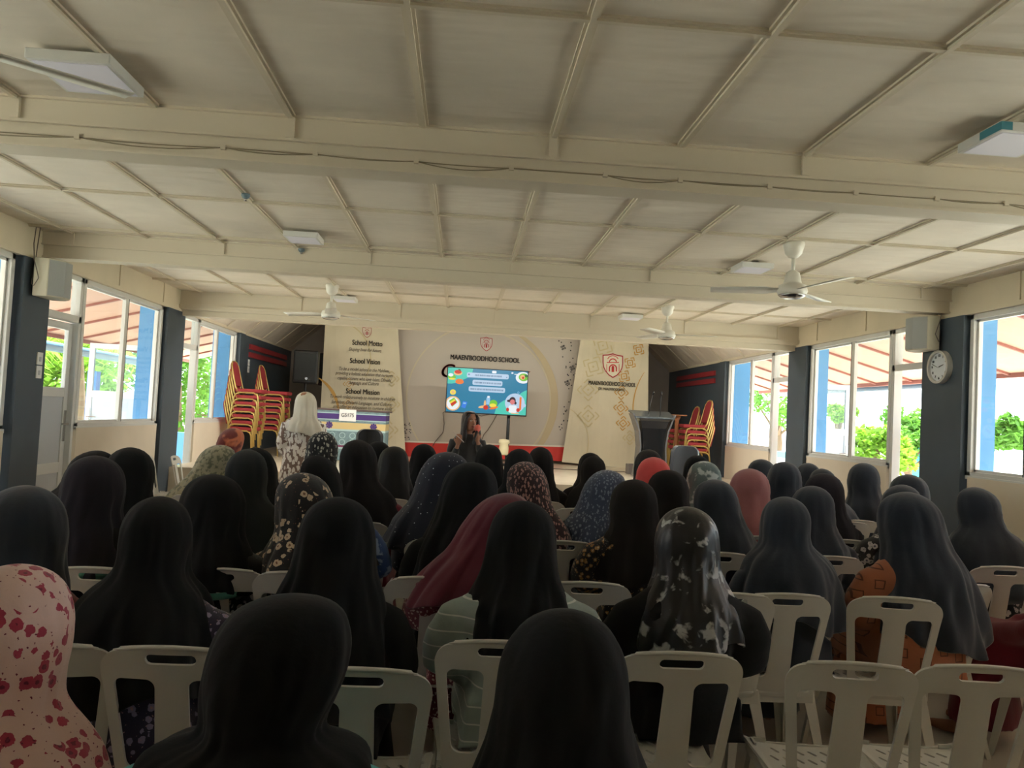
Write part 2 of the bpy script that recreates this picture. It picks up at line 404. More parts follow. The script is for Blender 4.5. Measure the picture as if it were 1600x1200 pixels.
def leaf(o, flip, wd, hinge_only=False):
    """door leaf in local coords: x from 0 to wd, z up, thickness in y"""
    mb = MB(); H = 2.27; f = .07
    for a, b, c, d in ((0, f, 0, H), (wd-f, wd, 0, H), (f, wd-f, H-f, H), (f, wd-f, 1.55, 1.64), (f, wd-f, .82, .92), (f, wd-f, 0, .1)): mb.box((a, -.02, c), (b, .02, d))
    mb.build('door_frame', alum, o, bevel=.003)
    mb = MB(); mb.box((f, -.003, 1.64), (wd-f, .003, H-f)); mb.build('pane', glass, o)
    mb = MB(); mb.box((f, -.008, .92), (wd-f, .008, 1.55)); mb.box((f, -.008, .1), (wd-f, .008, .82)); mb.build('panel', alum2, o)
    mb = MB(); x = wd-.035
    for sg in (-1, 1): mb.box((x-.018, sg*.02, 1.12), (x+.018, sg*.028, 1.42)); mb.tube([(x, sg*.03, 1.29), (x, sg*.06, 1.29), (x-.12, sg*.06, 1.29)], .009)
    mb.build('door_handle', steel, o)
    mb = MB()
    for z in (.3, 1.2, 1.28, 2.1): mb.tube([(0, -.03, z), (0, -.03, z+.07)], .012)
    mb.build('hinge', rubber, o)
def door(X, s, ya, yb, ang, wd, where, hinge=None):
    dn[0] += 1; n = 'door_%d' % dn[0]
    o = bpy.data.objects.new(n, None); COL.objects.link(o); o['kind'] = 'structure'; o['label'] = where
    mb = MB(); xo = X+s*.02; z1 = ZF-.02
    mb.box((xo, ya, 0), (xo+s*.09, ya+.045, z1)); mb.box((xo, yb-.045, 0), (xo+s*.09, yb, z1)); mb.box((xo, ya, z1-.05), (xo+s*.09, yb, z1)); mb.box((xo, ya, 2.28), (xo+s*.09, yb, 2.35))
    mb.build('door_surround', alum, o, bevel=.003)
    mb = MB(); mb.box((xo+s*.04, ya, 2.35), (xo+s*.044, yb, z1-.05)); mb.build('transom_pane', glass, o)
    e = bpy.data.objects.new('door_leaf', None); COL.objects.link(e); e.parent = o
    leaf(e, 1, wd); hy = hinge if hinge is not None else ya+.05
    e.location = (xo+s*.07, hy, .0); e.rotation_euler = (0, 0, ang)
    return o
window(XL, -1, 1.45, 3.45, (2.45,)); window(XR, 1, 1.45, 3.45, (2.45,))
window(XL, -1, 4.65, 6.62, (5.6,)); window(XR, 1, 4.65, 6.7, (5.98,))
window(XL, -1, 7.80, 9.80, (8.82,)); window(XR, 1, 7.98, 9.92, (8.84,))
window(XL, -1, 11.12, 12.94, (12.0,)); window(XR, 1, 11.17, 13.08, (12.05,))
for X, s, nm in ((XL, -1, 'left'), (XR, 1, 'right')):
    door(X, s, .5, 1.42, R(90), .83, 'white closed door on the %s wall nearest the camera' % nm)
    door(X, s, 3.97, 4.62, R(90), .55, 'white closed door on the %s wall beside the nearest pillar' % nm)
door(XL, -1, 7.1, 7.78, R(90), .58, 'white closed half glazed door with a silver handle on the left wall')
door(XR, 1, 7.36, 7.96, R(0), .66, 'white door standing open outwards on the right wall beside the clock', hinge=7.39)
door(XL, -1, 10.43, 11.1, R(180), 1.1, 'white door standing open outwards on the left wall near the stage', hinge=10.46)
door(XR, 1, 10.52, 11.15, R(0), .82, 'white door standing open outwards on the right wall near the stage', hinge=10.55)

# ------------------------------------------------------------------ fixtures
def fan(x, y, drop, a0, label, z0=ZC, blade=.50):
    t = thing('ceiling_fan', label, 'ceiling fan', (x, y, z0), 0, None)
    mb = MB(); mb.lathe([(.075, 0), (.08, -.02), (.062, -.09), (.035, -.12), (.015, -.125)], n=18); mb.build('canopy', chromef, t, smooth=True)
    mb = MB(); mb.tube([(0, 0, -.11), (0, 0, -drop+.12)], .014, 10); mb.build('downrod', chromef, t, smooth=True)
    mb = MB(); mb.lathe([(.02, -drop+.16), (.05, -drop+.14), (.065, -drop+.07), (.07, -drop+.055), (.10, -drop+.045), (.112, -drop+.0), (.10, -drop-.03), (.06, -drop-.045), (.01, -drop-.05)], n=24); mb.build('motor', chromef, t, smooth=True)
    mb = MB(); mb.lathe([(.103, -drop-.028), (.09, -drop-.04), (.06, -drop-.052), (.0105, -drop-.056)], n=24); mb.build('motor_ring', steel, t, smooth=True)
    mb = MB(); v = []
    for i in range(11):
        q = i/10; r = .10+q*blade; hw = .035+.035*min(1, q*5)-.012*q; tw = R(14-5*q)
        for sgn, th in ((-1, .003), (1, .003), (1, -.003), (-1, -.003)):
            v.append((r, sgn*hw*math.cos(tw), -drop+.01+sgn*hw*math.sin(tw)+th))
    mb.loft([v[i*4:i*4+4] for i in range(11)]); me = mb.mesh('blade', chromef, True)
    for k in range(3):
        b = obj('blade', me, t); b.rotation_euler = (0, 0, a0+k*2*math.pi/3)
    return t
fan(2.44, 5.59, .38, R(-78), 'white three bladed ceiling fan hanging nearest on the right before the second beam')
fan(2.42, 9.09, .36, R(-10), 'white three bladed ceiling fan on the right, just before the stage beam')
fan(-1.61, 9.05, .36, R(-80), 'white ceiling fan on the left, hanging in front of the school motto banner')
fan(-1.78, 2.15, .42, R(38), 'white ceiling fan at the upper left edge, only one blade in view', blade=.66)
def panel_light(px, py, label, sz=.28, tape=False, rz=0):
    p = atZ(px, py, ZC-.03)
    t = thing('ceiling_light', label, 'ceiling light', (p.x, p.y, ZC-.022), rz)
    mb = MB(); mb.box((-sz/2, -sz/2, -.045), (sz/2, sz/2, 0)); mb.build('housing', alum, t, bevel=.004)
    mb = MB(); mb.box((-sz/2+.02, -sz/2+.02, -.048), (sz/2-.02, sz/2-.02, -.0445)); mb.build('diffuser', mat('diffuser', srgb(218, 216, 226), .5, emit=.06), t)
    if tape: mb = MB(); mb.box((-sz/2-.002, -sz/2-.002, -.04), (-sz/2+.05, -sz/2+.14, -.004)); q = mb.build('tape', mat('teal_tape', srgb(70, 140, 155), .6), t); q['label'] = 'teal tape on the corner'
panel_light(1175, 416, 'square white ceiling light beside the nearest right hand fan')
panel_light(475, 369, 'square white ceiling light on the left before the second beam')
panel_light(985, 494, 'square white ceiling light near the stage beam, right of the middle')
panel_light(540, 466, 'square white ceiling light behind the left hand fan')
panel_light(137, 110, 'square white ceiling light at the upper left beside the fan blade', .34)
panel_light(1578, 214, 'square white ceiling light at the upper right with teal tape on it', .3, True)
for px, py, lb in ((384, 305, 'small grey round detector on a batten, nearer the camera'), (471, 390, 'small grey round detector on a batten beside the second beam')):
    p = atZ(px, py, ZC-.03); mb = MB(); mb.lathe([(.028, -.022), (.03, -.035), (.02, -.05), (.008, -.055)], n=14, mt=mat('grey_blue', srgb(110, 130, 140), .5)); mb.lathe([(.012, -.054), (.01, -.07)], n=10, mt=steel)
    tag(mb.build('ceiling_detector', None, smooth=True, loc=(p.x, p.y, ZC)), lb, 'detector')
# wires along first beam
mb = MB(); yb_ = B1+.044
cx = [-3.7, -2.7, -1.95, -1.25, -.8, -.3, .18, .66, 1.05, 1.52, 1.98, 2.42, 2.8, 3.2, 3.7, 4.4]
for j in range(2):
    pts = []
    for a, b in zip(cx[:-1], cx[1:]):
        sag = random.uniform(.0, .028)*(1 if j else .4)
        for k in range(8): q = k/8; pts.append((a+(b-a)*q, yb_-.0, 2.845-sag*4*q*(1-q)+.002*j))
    mb.tube(pts, .0028, 6)
o = tag(mb.build('wire', mat('wire_cream', srgb(150, 138, 112), .6), smooth=True), 'thin loose wires clipped along the nearest ceiling beam', 'cable')
for x in cx[1:-1]: mb = MB(); mb.box((x-.012, yb_-.008, 2.835), (x+.012, yb_+.008, 2.858)); mb.build('clip', batten_m, o)
# wall speaker boxes
def wall_box(X, s, y, zt, label, lab2):
    t = thing('wall_speaker', label, 'speaker', (X-s*.03, y, zt-.33))
    d = -s
    mb = MB(); mb.prism([(d*.04, -.13, 0), (d*.16, -.13, 0), (d*.24, -.02, 0), (d*.24, .10, 0), (d*.16, .19, 0), (d*.04, .19, 0)], (0, 0, .33)); mb.build('cabinet', mat('speaker_beige', srgb(200, 194, 172), .6), t, bevel=.006)
    mb = MB(); mb.prism([(d*.166, -.128, .012), (d*.246, -.018, .012), (d*.246, .098, .012), (d*.241, .098, .012), (d*.236, -.018, .012), (d*.16, -.122, .012)], (0, 0, .306)); mb.build('grille', mat('grille_grey', srgb(170, 174, 172), .7, bump=.3, bscale=200), t)
    mb = MB(); mb.box((0, -.04, .05), (d*.05, .08, .28)); mb.build('bracket', rubber, t)
    mb = MB(); P = [(d*.02, -.10, .62), (d*.02, -.12, .45), (d*.05, -.15, .3), (d*.1, -.155, .15), (d*.06, -.15, .08), (d*.03, -.13, .1), (d*.02, -.08, .3), (d*.02, -.04, .62)]
    mb.tube(P, .004, 6); c = mb.build('loop_cable', cable_m, smooth=True); c.location = t.location; tag(c, lab2, 'cable')
wall_box(XL, -1, 6.86, 2.74, 'cream wedge shaped speaker box on the left pillar', 'thin cable looping down to the left wall speaker')
wall_box(XR, 1, 7.14, 2.76, 'cream wedge shaped speaker box on the right pillar above the clock', 'thin cable looping down to the right wall speaker')
# clock
t = thing('wall_clock', 'round silver rimmed wall clock on the charcoal right pillar', 'clock', (XR-.03, 7.02, 2.27)); t.rotation_euler = (0, 0, 0)
def ringx(r0, r1, x0, x1, mt, nm, n=40):
    mb = MB(); ra = []
    for r, x in ((r0, x0), (r1, x0), (r1, x1), (r0, x1), (r0, x0)): ra.append([(x, r*math.cos(2*math.pi*k/n), r*math.sin(2*math.pi*k/n)) for k in range(n)])
    mb.loft(ra, cap=False); return mb.build(nm, mt, t, smooth=False)
ringx(.137, .16, 0, -.055, mat('clock_rim', srgb(215, 212, 205), .2, metal=.3), 'rim')
mb = MB(); mb.loft([[(x, .139*math.cos(2*math.pi*k/40), .139*math.sin(2*math.pi*k/40)) for k in range(40)] for x in (0, -.03)]); mb.build('dial', mat('dial', srgb(225, 230, 235), .5), t)
for k in range(1, 13):
    a = math.pi/2-k*math.pi/6; text(str(k), black, 'numeral', t, (-.032, -.108*math.cos(a), .108*math.sin(a)), .034, bold=.01, rot=(R(90), 0, R(-90)))
mb = MB(); mb.prism([(-.035, .0, .006), (-.035, -.072, .022), (-.035, -.072, .016), (-.035, .0, -.006)], (-.002, 0, 0)); mb.prism([(-.037, .01, -.003), (-.037, .10, .034), (-.037, .10, .028), (-.037, 0, -.01)], (-.002, 0, 0)); mb.build('hands', black, t)
# sockets and switches
def plate(X, s, px, py, label, n=2):
    p = atX(px, py, X-s*.03); mb = MB()
    for k in range(n): mb.box((p.x, p.y-.035, p.z-.12*k-.05), (p.x-s*.012, p.y+.05, p.z-.12*k+.06), white)
    for k in range(n): mb.box((p.x-s*.012, p.y-.01, p.z-.12*k-.02), (p.x-s*.016, p.y+.02, p.z-.12*k+.02), alum2)
    tag(mb.build('wall_socket', None, bevel=.003), label, 'wall socket')
plate(XL, -1, 60, 561, 'pair of white sockets on the left charcoal pillar')
plate(XL-.03, -1, 388, 567, 'small white switch plate on the charcoal wall by the stacked red chairs', 2)

# ------------------------------------------------------------------ stage backdrop and banners
YD = 14.72
def kpx(Y): return Y/FPX/CF.y
class Flat:
    """flat coloured shapes printed on a vertical sheet, given in photo pixels and set at a real depth"""
    def __init__(s, Y): s.Y = Y; s.mb = MB(); s.k = 0
    def P(s, px, py, d=0): return atY(px, py, s.Y-d)
    def poly(s, pts, mt, d=.003):
        p = [s.P(*q) for q in pts]; off = Vector((0, -d, 0)); s.mb.add([q+off for q in p], [tuple(range(len(p)))], mt)
    def ell(s, cx, cy, rx, ry, mt, d=.003, n=28, a0=0, a1=360):
        s.poly([(cx+rx*math.cos(R(a0+(a1-a0)*k/n)), cy+ry*math.sin(R(a0+(a1-a0)*k/n))) for k in range(n if a1-a0 == 360 else n+1)], mt, d)
    def arc(s, cx, cy, r, w, a0, a1, mt, d=.003, n=40, w2=None):
        a = []; b = []; w2 = w if w2 is None else w2
        for k in range(n+1):
            q = k/n; t = R(a0+(a1-a0)*q); ww = w2+(w-w2)*math.sin(math.pi*q)
            a.append((cx+r*math.cos(t), cy+r*math.sin(t))); b.append((cx+(r-ww)*math.cos(t), cy+(r-ww)*math.sin(t)))
        for k in range(n): s.poly([a[k], a[k+1], b[k+1], b[k]], mt, d)
    def line(s, x0, y0, x1, y1, w, mt, d=.003):
        L = math.hypot(x1-x0, y1-y0); nx, ny = -(y1-y0)/L*w/2, (x1-x0)/L*w/2
        s.poly([(x0+nx, y0+ny), (x1+nx, y1+ny), (x1-nx, y1-ny), (x0-nx, y0-ny)], mt, d)
    def rect(s, cx, cy, w, h, mt, d=.003, tilt=.0):
        s.poly([(cx+sx*w/2-sy*h/2*tilt, cy+sy*h/2+sx*w/2*tilt) for sx, sy in ((-1, -1), (1, -1), (1, 1), (-1, 1))], mt, d)
    def diamond(s, cx, cy, r, mt, w=1.2, d=.003, rot=0):
        for rr in (r, r*.55):
            c = [(cx+rr*math.cos(R(rot+90*k)), cy+rr*math.sin(R(rot+90*k))) for k in range(4)]
            for k in range(4):
                a, b = c[k], c[(k+1) % 4]
                if rr == r:
                    for u, v_ in ((.0, .38), (.62, 1)): s.line(a[0]+(b[0]-a[0])*u, a[1]+(b[1]-a[1])*u, a[0]+(b[0]-a[0])*v_, a[1]+(b[1]-a[1])*v_, w, mt, d)
                else: s.line(*a, *b, w, mt, d)
        s.ell(cx, cy, r*.1, r*.1, mt, d, 8)
    def shield(s, cx, cy, w, h, ring, face, icon, d=.004):
        def out(k):
            pts = []
            for q in [(-.5, -.42), (-.25, -.44), (0, -.5), (.25, -.44), (.5, -.42), (.5, -.1), (.47, .08), (.38, .25), (.2, .42), (0, .52), (-.2, .42), (-.38, .25), (-.47, .08), (-.5, -.1)]:
                pts.append((cx+q[0]*w*k, cy+q[1]*h*k+q[0]*w*k*.05))
            return pts
        s.poly(out(1), ring, d); s.poly(out(.9), face, d+.002)
        d += .004
        s.arc(cx, cy+h*.12, w*.2, w*.06, 180, 360, icon, d, 14); s.rect(cx-w*.17, cy+h*.17, w*.06, h*.16, icon, d); s.rect(cx+w*.17, cy+h*.17, w*.06, h*.16, icon, d)
        s.rect(cx, cy+h*.17, w*.13, h*.2, icon, d); s.ell(cx, cy+h*.07, w*.065, w*.065, icon, d)
        s.rect(cx-w*.3, cy+h*.1, w*.03, h*.3, icon, d); s.rect(cx+w*.3, cy+h*.1, w*.03, h*.3, icon, d)
        s.rect(cx, cy-h*.12, w*.6, h*.035, icon, d); s.arc(cx, cy-h*.12, w*.2, w*.05, 190, 350, icon, d, 14); s.arc(cx, cy-h*.16, w*.3, w*.035, 205, 335, icon, d, 14)
    def done(s, name, parent): return s.mb.build(name, None, parent)
def sheet(name, pts, Y, mt, label, cat, folds=0, ny=24, nx=20):
    """hanging sheet with slight waves; pts = TL,TR,BR,BL in photo pixels"""
    tl, tr, br, bl = [atY(*p, Y) for p in pts]; mb = MB(); rings = []
    for face in (0, 1):
        for i in range(ny+1):
            a = tl.lerp(bl, i/ny); b = tr.lerp(br, i/ny)
            for j in range(nx+1):
                p = a.lerp(b, j/nx); dy = folds*math.sin(j*.9+i*.12)*(.3+i/ny)*.5
                mb.v.append((p.x, Y+.006+abs(dy)+face*.006, p.z))
    W = nx+1; H = ny+1
    for i in range(ny):
        for j in range(nx):
            a = i*W+j; mb.f.append((a, a+1, a+W+1, a+W)); b = a+W*H; mb.f.append((b, b+W, b+W+1, b+1)); mb.mi += [0, 0]
    per = [j for j in range(W)]+[i*W+nx for i in range(1, H)]+[ny*W+j for j in range(nx-1, -1, -1)]+[i*W for i in range(ny-1, 0, -1)]
    for a, b in zip(per, per[1:]+per[:1]): mb.f.append((a, b, b+W*H, a+W*H)); mb.mi.append(0)
    o = mb.build(name, mt, None, smooth=False); return tag(o, label, cat)
bd = mat('backdrop_vinyl', srgb(196, 187, 174), .6); cream_b = mat('banner_cream', srgb(216, 206, 178), .7, var=.10, vscale=1.3)
ink = mat('dark_ink', srgb(52, 50, 52), .6); gold_i = mat('gold_ink', srgb(206, 160, 84), .6); gold_l = mat('pale_gold_ink', srgb(204, 190, 148), .6); crim = mat('crimson_ink', srgb(172, 40, 52), .6)
ringc = mat('ring_ink', srgb(206, 196, 168), .6); bandg = mat('circle_shadow_gold', srgb(194, 178, 144), .6)
o = sheet('backdrop', [(600, 440), (930, 450), (930, 722), (600, 712)], YD, bd, 'greige printed stage backdrop between the two hanging banners with the school name', 'backdrop')
F = Flat(YD)
F.arc(753, 625, 119, 2.2, 120, 300, ringc); F.arc(753, 625, 119, 12, -75, 75, bandg, w2=1); F.arc(753, 625, 108, 2, -70, 75, ringc, .004)
rd = random.Random(3)
for k in range(150):
    u = rd.random(); x = 852+rd.random()*50; y = 522+u*150
    if x < 866+ 20*math.sin(u*3): continue
    F.rect(x, y, 1.7, 1.7, ink, .003, .3)
for x, y in ((880, 543), (894, 575), (886, 598)): F.diamond(x, y, 4.2, ink, 1, rot=20)
for k in range(22): F.rect(632+rd.random()*10, 660+rd.random()*28, 1.5, 1.5, ink)
F.done('printed_pattern', o)
F = Flat(YD); F.poly([(600, 690), (930, 700), (930, 722), (600, 712)], mat('red_strip', srgb(206, 52, 44), .5), .012); F.poly([(600, 687.5), (930, 697.5), (930, 700), (600, 690)], mat('strip_edge', srgb(230, 220, 205), .5), .012); F.done('red_skirting', o)
F = Flat(YD); F.shield(760, 537.5, 19, 22, crim, mat('shield_face', srgb(206, 198, 188), .6), crim); F.done('school_crest', o)
p = atY(758, 561, YD-.01); q = text("MAAEN'BOODHOO SCHOOL", ink, 'school_name_lettering', o, p, .135, 108*kpx(YD), bold=.02)
p = atY(697, 580, YD-.012); text('G', crim, 'red_lettering', o, p, .36, .25, bold=.012, shear=.3)
p = atY(810, 590, YD-.012); text('Y', crim, 'red_lettering', o, p, .34, .27, bold=.012, shear=.3)
# left banner
YL = YD-.25
o = sheet('hanging_banner', [(510, 470), (619, 474), (634, 716), (497, 708)], YL, cream_b, 'cream banner left of the screen printed with School Motto, School Vision and School Mission', 'banner', .01)
F = Flat(YL); F.arc(475, 640, 55, 5, -70, 10, gold_i, w2=.5)
for x, y, r in ((612, 592, 12), (613, 632, 12), (607, 672, 15), (545, 600, 9), (544, 630, 9)): F.diamond(x, y, r, gold_l if x > 600 else gold_i, 2.2 if x > 600 else .8)
F.arc(520, 560, 60, 2, -60, 30, gold_l)
F.done('printed_pattern', o)
F = Flat(YL); F.shield(573.5, 519, 14, 17, crim, mat('banner_face', srgb(220, 212, 190), .6), crim); F.done('school_crest', o)
def tl(s, px, py, w, h, nm, bold=.0, shear=0, par=None, Y=YL, m_=None): 
    return text(s, m_ or ink, nm, par or o, atY(px, py, Y-.012), h*kpx(Y)*1.25, w*kpx(Y), bold, shear)
tl('School Motto', 574, 536.5, 46, 9, 'heading_lettering', .012); tl('School Vision', 570.5, 565, 46, 9, 'heading_lettering', .012); tl('School Mission', 567, 612.5, 51, 9, 'heading_lettering', .012)
for s, x, y, w in (('Shaping lives for future', 570, 547, 50), ('To be a model school in the Maldives,', 569, 578, 77), ('providing a holistic education that nurtures', 569, 585, 88), ('capable citizens who love Islam, Dhivehi', 569, 592.5, 82), ('language and Culture', 568.5, 599, 45), ('To work collaboratively to inculcate in children', 566, 621.5, 99), ('for Islam, Dhivehi Language, and Culture,', 565, 630, 92), ('and offer an education to nurture skills', 566, 637, 90)):
    tl(s, x, y, w, 6.0, 'script_lettering', .0, .35, m_=mat('brown_ink', srgb(96, 88, 78), .6))
# right banner
YRB = YD-.22
o = sheet('hanging_banner', [(915, 480), (1014, 485), (1012, 735), (878, 722)], YRB, cream_b, 'cream banner right of the screen with the red shield crest and gold squares', 'banner', .012)
F = Flat(YRB); mg = mat('banner_gold', srgb(200, 152, 72), .6)
for x, y, r in ((998, 546.5, 10), (984.5, 567, 10), (975, 588, 10.5), (971, 613.5, 11), (970, 637.5, 11.5), (973.5, 661.5, 11)): F.diamond(x, y, r, mg, 1.5, rot=35 if y < 600 else 5)
for x, y, r in ((942, 540, 17), (927, 573, 18), (919, 609, 17), (919, 650, 17), (984, 684, 11)): F.diamond(x, y, r, gold_l, 2.0, rot=30 if y < 580 else 0)
F.arc(1090, 640, 102, 2, 150, 215, gold_i, w2=.6); F.poly([(1006, 531), (1015, 531.5), (1015, 537), (1009, 536)], mg)
F.arc(860, 690, 60, 1.2, -60, 20, gold_l)
F.done('printed_pattern', o)
F = Flat(YRB); F.shield(957.5, 571, 32, 38, crim, mat('banner_face2', srgb(222, 214, 190), .6), mat('red_icon', srgb(200, 50, 44), .6)); F.done('school_crest', o)
text("MAAEN'BOODHOO SCHOOL", ink, 'school_name_lettering', o, atY(956.5, 600, YRB-.014), .11, 75*kpx(YRB), .014)
text("DH. MAAEN'BOODHOO", ink, 'place_name_lettering', o, atY(956, 608.5, YRB-.014), .075, 42*kpx(YRB), .008)

# ------------------------------------------------------------------ television
YT = 13.2
tv = thing('television', 'large television on a stand showing a teal healthy food slide', 'television', tuple(atY(761, 612, YT)))
def scr(n, c, e=.74):
    m = mat('screen_'+n, c, .3, emit=e); m.node_tree.nodes['Principled BSDF'].inputs['Base Color'].default_value = (.01, .01, .01, 1); return m
tvc = Vector(tv.location)
W_, H_ = 127*kpx(YT), 71.5*kpx(YT)
def emb(p): return Vector(p)-tvc
mb = MB(); mb.box((-W_/2, 0, -H_/2), (W_/2, .05, H_/2)); mb.box((-W_/2+.2, .05, -H_/2+.1), (W_/2-.2, .09, H_/2-.15)); mb.build('casing', black, tv, bevel=.006)
class TVF:
    """shapes on the slide in slide units: u 0..160, v 0..90 (v down)"""
    def __init__(s): s.mb = MB()
    def P(s, u, v, d): return ((u/160-.5)*(W_-.03), -.004-d, (.5-v/90)*(H_-.035)+.004)
    def poly(s, pts, mt, d=0): s.mb.add([s.P(u, v, d) for u, v in pts], [tuple(range(len(pts)))], mt)
    def ell(s, u, v, a, b, mt, d=.001, n=24, rot=0, clip=True):
        cr, sr = math.cos(R(rot)), math.sin(R(rot)); pts = []
        for k in range(n):
            x, y = a*math.cos(2*math.pi*k/n), b*math.sin(2*math.pi*k/n); X_, Y_ = u+x*cr-y*sr, v+x*sr+y*cr
            if clip: X_ = min(max(X_, 0), 160); Y_ = min(max(Y_, 0), 90)
            pts.append((X_, Y_))
        s.poly(pts, mt, d)
    def rr(s, u0, v0, u1, v1, r, mt, d=.001):
        pts = []
        for cx, cy, a in ((u1-r, v1-r, 0), (u0+r, v1-r, 90), (u0+r, v0+r, 180), (u1-r, v0+r, 270)):
            for k in range(5): pts.append((cx+r*math.cos(R(a+k*22.5)), cy+r*math.sin(R(a+k*22.5))))
        s.poly(pts, mt, d)
    def done(s, name, par): return s.mb.build(name, None, par)
teal = scr('teal', srgb(38, 128, 165)); mint = scr('mint', srgb(80, 205, 185)); pale = scr('pale', srgb(188, 212, 236)); wht = scr('white', srgb(240, 245, 250))
org = scr('orange', srgb(240, 125, 55)); red_ = scr('red', srgb(205, 50, 35)); yel = scr('yellow', srgb(245, 225, 80)); grn = scr('green', srgb(120, 200, 60)); dgr = scr('dark_green', srgb(50, 110, 60)); tan = scr('tan', srgb(240, 190, 130)); bl = scr('blue', srgb(60, 130, 230)); hair_ = scr('hair', srgb(60, 40, 50)); pnk = scr('pink', srgb(225, 130, 130)); gry = scr('grey', srgb(110, 140, 170)); lbl = scr('light_blue', srgb(150, 200, 235))
S_ = TVF(); S_.poly([(0, 0), (160, 0), (160, 90), (0, 90)], teal, 0); scn = S_.done('screen', tv)
S_ = TVF(); S_.poly([(0, 0), (50, 0), (48, 10), (42, 18), (30, 24), (20, 30), (8, 33), (0, 33)], mint, .001); S_.poly([(97, 90), (100, 78), (106, 68), (114, 62), (124, 58), (140, 52), (152, 42), (160, 38), (160, 90)], mint, .001); S_.done('slide_shapes', scn)
S_ = TVF()
S_.rr(38, 8, 122, 18, 3, pale, .002); S_.rr(50, 22.5, 110, 33, 3, pale, .002); S_.rr(43, 36, 116, 46.5, 3, pale, .002)
rd = random.Random(5)
for (u0, u1, v) in ((54, 108, 13), (54, 106, 28), (46, 112, 41.5)):
    u = u0
    while u < u1: w0 = rd.uniform(.8, 2.2); S_.poly([(u, v-1.6), (u+w0, v-2.1), (u+w0, v+1.4), (u, v+1.8)], gry, .003); u += w0+rd.uniform(.4, 1.1)
S_.ell(42, 12, 1.8, 1.8, gry, .003); S_.ell(118, 14, 1.2, 1.2, gry, .003)
S_.rr(88, 2, 97, 7, 2, wht, .002); S_.rr(127, 3, 131, 6, 1, wht, .002); S_.rr(133, 6, 139, 7.5, .6, wht, .002); S_.ell(143, 44, 2, 2.4, lbl, .002); S_.ell(143, 44, 1.2, 1.6, teal, .0025)
S_.done('slide_captions', scn)
S_ = TVF()
for (u, v) in ((20, 8), (24, 26)): S_.ell(u, v+2, 8.5, 5, org if v > 10 else tan, .002); S_.ell(u, v, 7, 4, red_ if v < 10 else org, .003)
S_.ell(23, 4, 3, 1.6, dgr, .004, rot=30); S_.ell(8, 19, 8, 5, grn, .002); S_.ell(6, 15, 5, 3.5, wht, .003); S_.ell(9, 23, 7, 2, yel, .003)
S_.done('food_picture', scn); S_ = TVF()
S_.ell(151, 13, 15, 12, wht, .002); S_.ell(152, 12, 10, 8, grn, .003); S_.ell(150, 12, 5, 5, tan, .004); S_.ell(151, 13, 2.5, 2.5, red_, .005); S_.ell(157, 9, 3, 3, dgr, .004)
S_.done('food_picture', scn); S_ = TVF()
S_.ell(12, 50, 6, 5.5, yel, .002); S_.ell(12, 50, 3, 3, tan, .003)
S_.ell(13, 73, 15, 15, tan, .002); S_.ell(13, 73, 12.5, 12.5, wht, .003); S_.poly([(5, 68), (15, 61), (22, 70), (12, 80)], grn, .004); S_.poly([(8, 74), (18, 67), (20, 72), (11, 79)], red_, .005); S_.poly([(6, 71), (16, 64), (18, 67), (8, 74)], yel, .005)
S_.done('food_picture', scn); S_ = TVF()
S_.poly([(33, 67), (42, 69), (38, 82), (30, 80)], bl, .002); S_.rr(33.5, 70, 39, 73, .8, lbl, .003)
S_.done('food_picture', scn); S_ = TVF()
S_.rr(81, 54, 86, 58, 1, wht, .003); S_.rr(79.5, 57, 87, 72, 2, lbl, .002); S_.ell(94, 69, 8, 7.5, grn, .003); S_.ell(93, 73, 7, 4, yel, .004); S_.ell(77, 72, 2.3, 9, tan, .0025); S_.ell(72, 77, 8, 2.6, tan, .003, rot=-12); S_.ell(79, 78, 5, 4.8, red_, .005); S_.ell(95, 78, 9, 2.4, org, .004, rot=-15)
S_.done('food_picture', scn)
S_ = TVF()
S_.ell(137, 66, 20, 20, pale, .002); S_.ell(132, 61, 6.5, 7.5, hair_, .003); S_.ell(124, 62, 3, 2.5, hair_, .003); S_.ell(138, 66, 2.5, 3, hair_, .003); S_.ell(132, 64, 4.8, 5.5, pnk, .004); S_.rr(125, 71, 141, 86, 3, wht, .004); S_.ell(123, 80, 3, 4, red_, .005); S_.ell(144, 80, 3.5, 4, red_, .005); S_.rr(146, 53, 150, 80, 1.5, org, .005); S_.rr(130, 86, 146, 88, .8, tan, .005); S_.ell(157, 70, 2.2, 3.5, pale, .003)
S_.done('child_picture', scn)
# stand
ft = atY(790, 745, YT+.09)
st = thing('television_stand', 'black pole stand under the television', 'stand', (ft.x, YT+.12, .70))
mb = MB(); mb.tube([(0, 0, .05), (0, 0, 1.25)], .028, 12); mb.build('pole', black, st, smooth=True)
mb = MB(); mb.box((-.35, -.03, .0), (.12, .03, .05)); mb.box((-.38, -.3, 0), (-.32, .25, .04)); mb.box((.08, -.3, 0), (.14, .25, .04)); mb.build('base', black, st, bevel=.005)
mb = MB(); mb.box((-.45, -.03, 1.1), (.12, .0, 1.18)); mb.build('bracket', black, st)
p = atY(788, 699, YT+.0)
mb = MB(); mb.lathe([(.02, .14), (.085, .13), (.10, .08), (.075, .05), (.085, -.02), (.08, -.12), (.06, -.14), (.01, -.14)], n=16)
o = mb.build('plastic_bag', mat('cream_plastic', srgb(236, 226, 186), .4), None, smooth=True, loc=(p.x, YT+.12, p.z)); tag(o, 'crumpled cream plastic bag tied round the television stand pole', 'bag')
